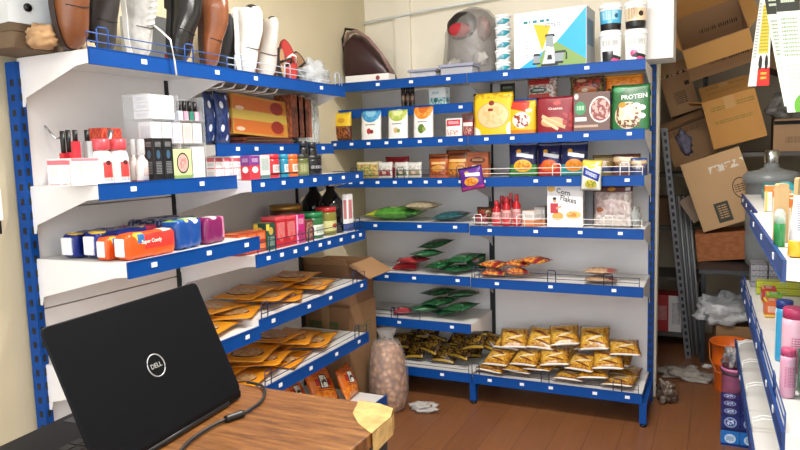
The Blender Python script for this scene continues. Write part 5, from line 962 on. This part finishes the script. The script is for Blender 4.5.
# ------------------------------------------------------------------ goods on the right rack
def rbox(label, lx, ly, w, d, h, z, mat, name='carton', cat='carton', twist=0, group=None): return item(name, label, cat, RR.W(lx, ly, z), RR.rz+radians(twist), [(None, MB().box(-w/2, w/2, -d/2, d/2, 0, h, wrap=True), mat)], group, .0015)
ZA, ZB_, ZC_ = 1.2115, .7355, .3905
rbox('teal carton lying at the far end of the top right shelf', .35, .17, .2, .2, .075, ZA, PM('#1f8a92', [('r', .5, .5, .5, .12, '#3aa3a8'), ('t', .4, .5, .3, .1, '#bfe0e0')], .35))
for k in range(4):
    p, s = onz(768-2.3*k, 238-9*k, ZA); l = RR.L(p)
    rbox(('nearest', 'second nearest', 'third nearest', 'farthest')[k] + ' orange and white carton in the row on the top right shelf', l[0]-.02, max(.055, l[1]+.01), .05, .055, .115-.004*k, ZA, PM('#e9e2d6', [('r', .5, .88, .5, .12, '#d9782c'), ('t', .5, .45, .3, .25, '#b9a58a'), ('r', .1, .4, .08, .4, '#d9b04a')], .4), group='orange and white cartons in a row')
for k, (px, py, top, wp) in enumerate([(781, 243, 184, 12), (801, 236, 178, 12)]):
    p, s = onz(px, py, ZA); h = (py-top)*s; w = wp*s
    o = MB().prism([(-w*.5, 0), (w*.5, 0), (w*.42, h*.97), (w*.3, h), (-w*.3, h), (-w*.42, h*.97)], -.012, .012)
    item('brush', ('tan flat wooden block standing behind the white tube', 'tan flat wooden block at the frame edge behind the teal pack')[k], 'wooden block', p+Vector((0, .03, 0)), radians(20), [(None, o, M('#c9a878', .6, vary=.08))])
p, s = onz(779, 246, ZA)
item('bottle', 'small clear bottle with green liquid, left of the white tube', 'bottle', p, 0, [('body', MB().lathe([(0, 0), (.014, 0), (.014, .06), (.008, .075)], 16), M('#2f8a4a', .2)), ('clear_top', MB().lathe([(.0135, .06), (.0135, .09), (.006, .1)], 16), clear('#d3e3e3', .5, .1, 0))])
p, s = onz(789, 256, ZA); p.x += .014
R = []; H = .148
for z, rx, ry in ((.0, .0185, .0185), (.036, .0185, .0185), (.038, .018, .018), (.09, .019, .014), (.13, .02, .006), (H, .0205, .002)):
    R.append([(rx*cos(2*pi*k/20), ry*sin(2*pi*k/20), z) for k in range(20)])
e = empty('cream_tube', 'white cosmetic tube standing on its yellow cap on the top right shelf', 'tube', p, (0, radians(4), radians(35)))
MB().loft(R[2:]).build('tube_body', PM('#f1f0ee', [('t', .75, .5, .12, .35, '#a9a3b5')], .3), e); MB().loft(R[:2]+[R[2]]).build('cap', M('#e8b52a', .3), e)
for k, (px, py, top, wp, c, lab) in enumerate([(793, 236, 180, 13, '#1b6f74', 'dark teal carton standing right behind the white tube'), (804, 262, 190, 14, '#167a80', 'teal carton at the frame edge on the top right shelf'), (771, 218, 182, 10, '#1f7f88', 'slim teal carton behind the orange and white cartons')]):
    p, s = onz(px, py, ZA); rbox(lab, RR.L(p)[0], RR.L(p)[1]+.04, .05, wp*s, (py-top)*s, ZA, PM(c, [('t', .5, .6, .3, .2, '#a9d3d3'), ('r', .5, .1, .5, .08, '#0f4a50')], .35))
p, s = onz(798, 244, ZA)
item('dark_bottle', 'short dark bottle between the white tube and the frame edge', 'bottle', p, 0, [('body', MB().lathe([(0, 0), (.012, 0), (.012, .05), (.006, .06)], 14), M('#1a1c20', .25)), ('cap', MB().lathe([(.007, .058), (.007, .072)], 12), M('#2c2e33', .3))])
# second shelf
GC = PM('#77767c', [('n', .5, .5, .5, .5, '#a5a3a8'), ('r', .5, .95, .5, .06, '#4a4a50'), ('r', .97, .5, .04, .5, '#4a4a50')], .35)
cm = MB().box(-.036, .036, -.04, .04, 0, .03, wrap=True).mesh('soap_box', [GC])
for j in range(4):
    for lv in range(4):
        for i in range(2):
            o = bpy.data.objects.new('soap_box', cm); C.objects.link(o); o.location = RR.W(.1+.076*i, .075+.083*j, ZB_+.0305*lv); o.rotation_euler = (0, 0, RR.rz); tag(o, 'small grey checked soap carton in a block far along the second right shelf', 'soap carton', 'small grey checked soap cartons')
YG = PM('#b5b832', [('e', .5, .5, .3, .25, '#8a9a24'), ('t', .5, .5, .25, .12, '#e4e39a'), ('r', .5, .06, .5, .08, '#7d8a1c')], .3)
gm_ = MB().box(-.04, .04, -.035, .035, 0, .033, wrap=True).mesh('soap_box', [YG])
for j in range(3):
    for lv in range(2):
        o = bpy.data.objects.new('soap_box', gm_); C.objects.link(o); o.location = RR.W(.36, .09+.078*j, ZB_+.0335*lv); o.rotation_euler = (0, 0, RR.rz+pi/2); tag(o, 'yellow-green soap carton stacked in front of the grey checked ones', 'soap carton', 'yellow-green soap cartons')
for k, (lx, ly, c, lab) in enumerate([(.56, .09, '#b5342c', 'red small carton on the second right shelf behind the blue-capped bottle'), (.7, .1, '#6fa52c', 'bright green small carton on the second right shelf behind the blue-capped bottle'), (.84, .08, '#c9602c', 'orange small carton just behind the blue-capped bottle')]):
    rbox(lab, lx, ly, .09, .06, .07, ZB_, PM(c, [('t', .5, .5, .3, .2, '#e9e2d0'), ('r', .5, .08, .5, .08, '#e0c04a')], .35))
def rbottle(name, label, px, py, top, wp, body, cap, lidh, neck=.95):
    p, s = onz(px, py, ZB_); h = (py-top)*s; R_ = wp*s/2; hb = h*(1-lidh)
    return item(name, label, 'bottle', p, radians(25), [('body', MB().lathe([(0, 0), (R_*.95, 0), (R_, .008), (R_, hb*.9), (R_*neck, hb)], 24), body), ('cap', MB().lathe([(R_*neck*1.0, hb-.001), (R_*neck, h-.004), (R_*neck*.92, h)], 24), cap)])
rbottle('powder_bottle', 'white and turquoise talc bottle with a dark blue cap on the second right shelf', 783, 360, 299, 16, PM('#e6eef2', [('r', .34, .5, .1, .5, '#3aa0d0'), ('t', .55, .5, .1, .3, '#7ab0cc')], .3), M('#26408c', .3), .13)
rbottle('powder_bottle', 'large pale pink bottle with a dark pink cap on the second right shelf', 793, 386, 306, 23, PM('#e9b9cc', [('e', .5, .35, .2, .2, '#dd7fa5'), ('t', .5, .6, .12, .14, '#c9628c'), ('n', .5, .2, .4, .15, '#efd0dc')], .3), M('#c23f6c', .3), .13)
rbottle('powder_bottle', 'small pink bottle standing in front of the large pale pink one', 787, 396, 347, 14, PM('#d9a0b8', [('t', .5, .5, .15, .25, '#b5507a')], .3), M('#c04a74', .3), .15)
rbox('tall green carton at the bottom right corner on the second right shelf', 1.95, .13, .3, .12, .13, ZB_, PM('#1f7a5a', [('r', .5, .9, .5, .05, '#2fa07a'), ('t', .5, .5, .3, .2, '#a9d8c4')], .35))
# third shelf
for k, (px, py, c, lab, h) in enumerate([(775, 426, '#a9b82c', 'nearest yellow-green pack on the low right shelf', .1), (771, 408, '#9fb32a', 'farther yellow-green pack on the low right shelf', .09), (767, 390, '#23305c', 'dark blue pack on the low right shelf', .09), (763, 378, '#3a2430', 'dark maroon pack on the low right shelf, farthest', .09)]):
    p, s = onz(px, py, ZC_); l = RR.L(p)
    rbox(lab, l[0], max(l[1], .07)+.05, .09, .07, h, ZC_, PM(c, [('t', .5, .5, .3, .2, '#e2e6b8'), ('e', .5, .75, .2, .1, '#e9e2d0')], .35), 'pack', 'pack')
# printed strips hanging over the right rack
def strip(label, a_top, a_bot, wt, wb, y, mat, leaf=None, bow=.02):
    t0, b0 = hit(*a_top, (0, y, 0), (0, 1, 0)), hit(*a_bot, (0, y, 0), (0, 1, 0)); s = depth(b0)/FPX
    up = (t0-b0); top = b0 + up*1.08; n = 14; V = []; F = []; U = []
    for side in (0, .0012):
        for j in range(n+1):
            c = b0.lerp(top, j/n); w_ = (wb+(wt-wb)*j/n)*s/2
            for sg in (-1, 1): V.append((c.x+sg*w_-b0.x, side+bow*sin(pi*j/n)+.2*w_*sg, c.z-b0.z))
    for k in range(2):
        o = k*(2*n+2)
        for j in range(n): F.append((o+2*j, o+2*j+1, o+2*j+3, o+2*j+2)); U.append([(0, j/n), (1, j/n), (1, (j+1)/n), (0, (j+1)/n)])
    for j in range(n):
        for sd in (0, 1):
            i = 2*j+sd; F.append((i, i+2, i+2+2*n+2, i+2*n+2)); U.append([(0, 0)]*4)
    e = empty('printed_strip', label, 'printed strip', b0)
    MB().add(V, F, U, 0).build('strip', mat, e)
    MB().tube([(top.x-b0.x, .004, top.z-b0.z-.01), (top.x-b0.x, .004, ZC-b0.z)], .0015).build('string', WHT, e)
    return e
strip('hanging white and yellow printed strip with a red block at its bottom end', (766, 0), (758.5, 86), 10, 19, .1, PM('#e6e8e4', [('r', .5, .1, .5, .1, '#cf2f2a'), ('r', .2, .1, .2, .1, '#e9e4e0'), ('t', .7, .1, .15, .05, '#e9d04a'), ('r', .55, .27, .35, .07, '#f0f0ee'), ('e', .5, .26, .1, .08, '#26262a'), ('e', .82, .26, .09, .08, '#26262a'), ('r', .62, .62, .28, .26, '#dcc94a'), ('t', .62, .62, .26, .25, '#a99a3a'), ('t', .15, .6, .1, .3, '#8a9a94')], .4))
LEAF = lambda: PM('#dde5d8', [('r', .5, .93, .5, .12, '#2c2f2c'), ('t', .5, .9, .3, .04, '#b9c4b0'), ('t', .5, .62, .36, .16, '#8fa08a'), ('r', .5, .62, .42, .19, '#d2dfcc'), ('t', .5, .6, .36, .16, '#7c8f78'), ('t', .5, .25, .3, .14, '#9aa89a'), ('e', .7, .04, .4, .1, '#5a9a34')], .4)
strip('hanging pale green printed strip with a black top, slanting to the right', (773, 0), (793, 106), 14, 15, -.5, LEAF(), bow=.03)
strip('hanging white printed strip with a green leaf tip at the frame edge', (787, -4), (800, 112), 20, 22, -.9, LEAF(), bow=.02)

e = empty('switchboard', 'white switch box on the bare wall beside the shoe-topped rack', 'switch box', (X0, -2.29, 1.26))
MB().box(.0005, .028, -.11, .11, .045, .15).build('switch_plate', WHT, e, .003); MB().box(.0005, .022, -.11, .105, 0, .044).build('black_base', BLK, e, .002)
# ------------------------------------------------------------------ counter, laptop and cable
def wood_mat():
    m, N, L, b = nodes('counter_wood'); b.inputs['Roughness'].default_value = .38
    t = N.new('ShaderNodeTexCoord'); mp = N.new('ShaderNodeMapping'); L.new(t.outputs['Object'], mp.inputs['Vector']); mp.inputs['Scale'].default_value = (1, 9, 1); mp.inputs['Rotation'].default_value = (0, 0, radians(20))
    n = N.new('ShaderNodeTexNoise'); n.inputs['Scale'].default_value = 9; n.inputs['Detail'].default_value = 8; n.inputs['Roughness'].default_value = .7; L.new(mp.outputs[0], n.inputs['Vector'])
    r = N.new('ShaderNodeValToRGB'); E_ = r.color_ramp.elements; E_[0].position = .3; E_[0].color = lin('#3f2611'); E_[1].position = .72; E_[1].color = lin('#9c6a36')
    x = E_.new(.5); x.color = lin('#77491f')
    L.new(n.outputs['Fac'], r.inputs['Fac']); L.new(r.outputs['Color'], b.inputs['Base Color']); return m
ZT_ = .995; TX0, TX1, TY0, TY1 = .6, 1.157, -3.3, -2.49
e = empty('counter', 'wood-topped shop counter in the foreground with a taped worn corner', 'counter', (TX1, TY1, 0))
def rel(x, y): return x-TX1, y-TY1
top = MB(); P_ = [rel(TX0, TY0), rel(TX1, TY0), (0, -.05), (-.015, -.012), (-.05, 0), rel(TX0, TY1)]
n = len(P_); V = [(x, y, ZT_-.028) for x, y in P_] + [(x, y, ZT_) for x, y in P_]
top.add(V, [list(range(n))[::-1], list(range(n, 2*n))] + [[i, (i+1) % n, (i+1) % n+n, i+n] for i in range(n)]).build('counter_top', wood_mat(), e, .003)
tp = MB(); Q_ = [(-.095, .002), (-.05, .002), (-.013, -.011), (.002, -.05), (.002, -.13), (-.04, -.1), (-.075, -.06)]
V = []; F = []; k2 = len(Q_)
V = [(x, y, ZT_+.0012) for x, y in Q_] + [(x, y, ZT_+.0004) for x, y in Q_]
tp.add(V, [list(range(k2)), list(range(k2, 2*k2))[::-1]] + [[i, (i+1) % k2, (i+1) % k2+k2, i+k2] for i in range(k2)])
for a_, b_ in zip(Q_[:4], Q_[1:5]): tp.add([(a_[0]*1.0+.0015, a_[1]+.0015, ZT_+.001), (b_[0]+.0015, b_[1]+.0015, ZT_+.001), (b_[0]+.0015, b_[1]+.0015, ZT_-.04), (a_[0]+.0015, a_[1]+.0015, ZT_-.035)], [(0, 1, 2, 3)])
tp.build('packing_tape', M('#c9a56a', .15, vary=.2, scale=30, bump=.3), e)
fr = M('#26262a', .45)
MB().box(TX0-TX1+.04, -.03, -.045, -.02, ZT_-.1, ZT_-.03).build('apron', fr, e); MB().box(-.045, -.02, TY0-TY1+.02, -.045, ZT_-.1, ZT_-.03).build('apron', fr, e)
for x, y in ((-.04, -.04), (TX0-TX1+.06, -.04), (-.04, TY0-TY1+.05), (TX0-TX1+.06, TY0-TY1+.05)): MB().box(x-.018, x+.018, y-.018, y+.018, 0, ZT_-.029).build('leg', fr, e)
# laptop
Rh = Vector((.8278, -2.5627, ZT_)); ps = .0847; hv = Vector((sin(ps), -cos(ps), 0)); bv = Vector((hv.y, -hv.x, 0))
wL, lL, phi = .3798, .2421, -.4073
# local frame: x along the hinge (left end to right end seen from behind), y away from the lid back towards the keyboard
o_ = Rh + hv*wL/2; rz = math.atan2(-hv.y, -hv.x)
e = empty('laptop', 'open black laptop seen from behind on the counter, with a round silver emblem', 'laptop', o_ + Vector((0, 0, .0005)), (0, 0, rz))
LB = M('#0b0d12', .42, bump=.04, bscale=400, spec=.12)
base_ = MB().box(-wL/2, wL/2, .0, .245, .002, .02).build('base', LB, e, .004)
kb = MB()
for r_ in range(5):
    for c_ in range(14): kb.box(-wL/2+.02+.0234*c_, -wL/2+.02+.0234*c_+.02, .03+.021*r_, .048+.021*r_, .02, .0215)
kb.build('keyboard', M('#0c0d10', .5), base_); MB().box(-.05, .06, .155, .225, .02, .0206).build('touchpad', M('#101217', .3), base_)
lid = MB(); out = []; rr = .012
for cx, cz, a0 in ((wL/2-rr, rr, -90), (wL/2-rr, lL-rr, 0), (-wL/2+rr, lL-rr, 90), (-wL/2+rr, rr, 180)):
    for k in range(5): a = radians(a0+22.5*k); out.append((cx+rr*cos(a), cz+rr*sin(a)))
lid.prism(out, 0, .007); lo_ = lid.build('lid', LB, e, .0015)
lo_.location = (0, 0, .018); lo_.rotation_euler = (phi, 0, 0)
MB().prism([(x*.95, z*.9+.014) for x, z in out], .0072, .0078).build('screen', M('#0a0b0d', .15), lo_)
SV = M('#c9ccd0', .3, .6)
ring = [(.0, 0, 0)]
cz = lL*.485
lg = MB().tube([(.0205*cos(2*pi*k/40), -.0005, cz+.0205*sin(2*pi*k/40)) for k in range(41)], .0011, 6).build('emblem_ring', SV, lo_)
lettering(lo_, 'DELL', .027, .0088, lambda a, b, d: (a, -.0004-d*.5, cz+b), SV)
MB().tube([(-wL*.38, -.001+.004, .006), (wL*.38, .003, .006)], .006, 10).build('hinge', M('#0e1014', .4), e)
# cable
cab = [onz(px, py, ZT_+.006)[0] for px, py in ((247, 382), (257, 384), (262, 386), (265, 391), (262, 400), (252, 408), (240, 415), (222, 421), (205, 430), (192, 439), (182, 449), (170, 465))]
sm = []
for i in range(len(cab)-1):
    p0, p1, p2, p3 = cab[max(i-1, 0)], cab[i], cab[i+1], cab[min(i+2, len(cab)-1)]
    for k in range(5):
        t = k/5; sm.append(.5*((2*p1)+(p2-p0)*t+(2*p0-5*p1+4*p2-p3)*t*t+(3*p1-p0-3*p2+p3)*t**3))
e = empty('charger_cable', 'black charger cable with a ferrite lump, curving over the counter', 'cable', sm[0])
MB().tube([tuple(p-sm[0]) for p in sm], .0032, 8).build('cord', M('#141416', .45), e)
i = 29; a, b = sm[i]-sm[0], sm[i+5]-sm[0]
MB().tube([tuple(a), tuple(a.lerp(b, .1)), tuple(a.lerp(b, .9)), tuple(b)], .0075, 10).build('ferrite', M('#101012', .4), e)
# ------------------------------------------------------------------ light
w = bpy.data.worlds.new('daylight'); bpy.context.scene.world = w; w.use_nodes = True
bg = w.node_tree.nodes['Background']; bg.inputs['Color'].default_value = (.86, .93, 1, 1); bg.inputs['Strength'].default_value = 2.1
def tube_light(x, y, along_x, label, power):
    L_ = 1.2; e = empty('tube_light', label, 'ceiling light', (x, y, ZC-.09), 0 if along_x else pi/2)
    MB().box(-L_/2-.02, L_/2+.02, -.03, .03, .04, .09).build('fixture', WHT, e)
    m, N, L, b = nodes('lamp_tube'); b.inputs['Emission Color'].default_value = (1, .97, .92, 1); b.inputs['Emission Strength'].default_value = 8
    MB().lathe([(.014, -L_/2), (.014, L_/2)], 12, (0, 0, .02), ax='x').build('lamp_tube', m, e)
    d = bpy.data.lights.new('tube_light', 'AREA'); d.shape = 'RECTANGLE'; d.size = L_; d.size_y = .06; d.energy = power; d.color = (1, .97, .92)
    o = bpy.data.objects.new('tube_glow', d); C.objects.link(o); o.parent = e; o.location = (0, 0, -.01)
tube_light(1.1, -1.5, True, 'white ceiling tube light above the back of the aisle', 42)
tube_light(1.2, -2.9, True, 'white ceiling tube light above the counter', 12)
sc = bpy.context.scene
sc.view_settings.view_transform = 'Standard'; sc.view_settings.look = 'None'; sc.view_settings.gamma = 1; sc.view_settings.exposure = 0.74
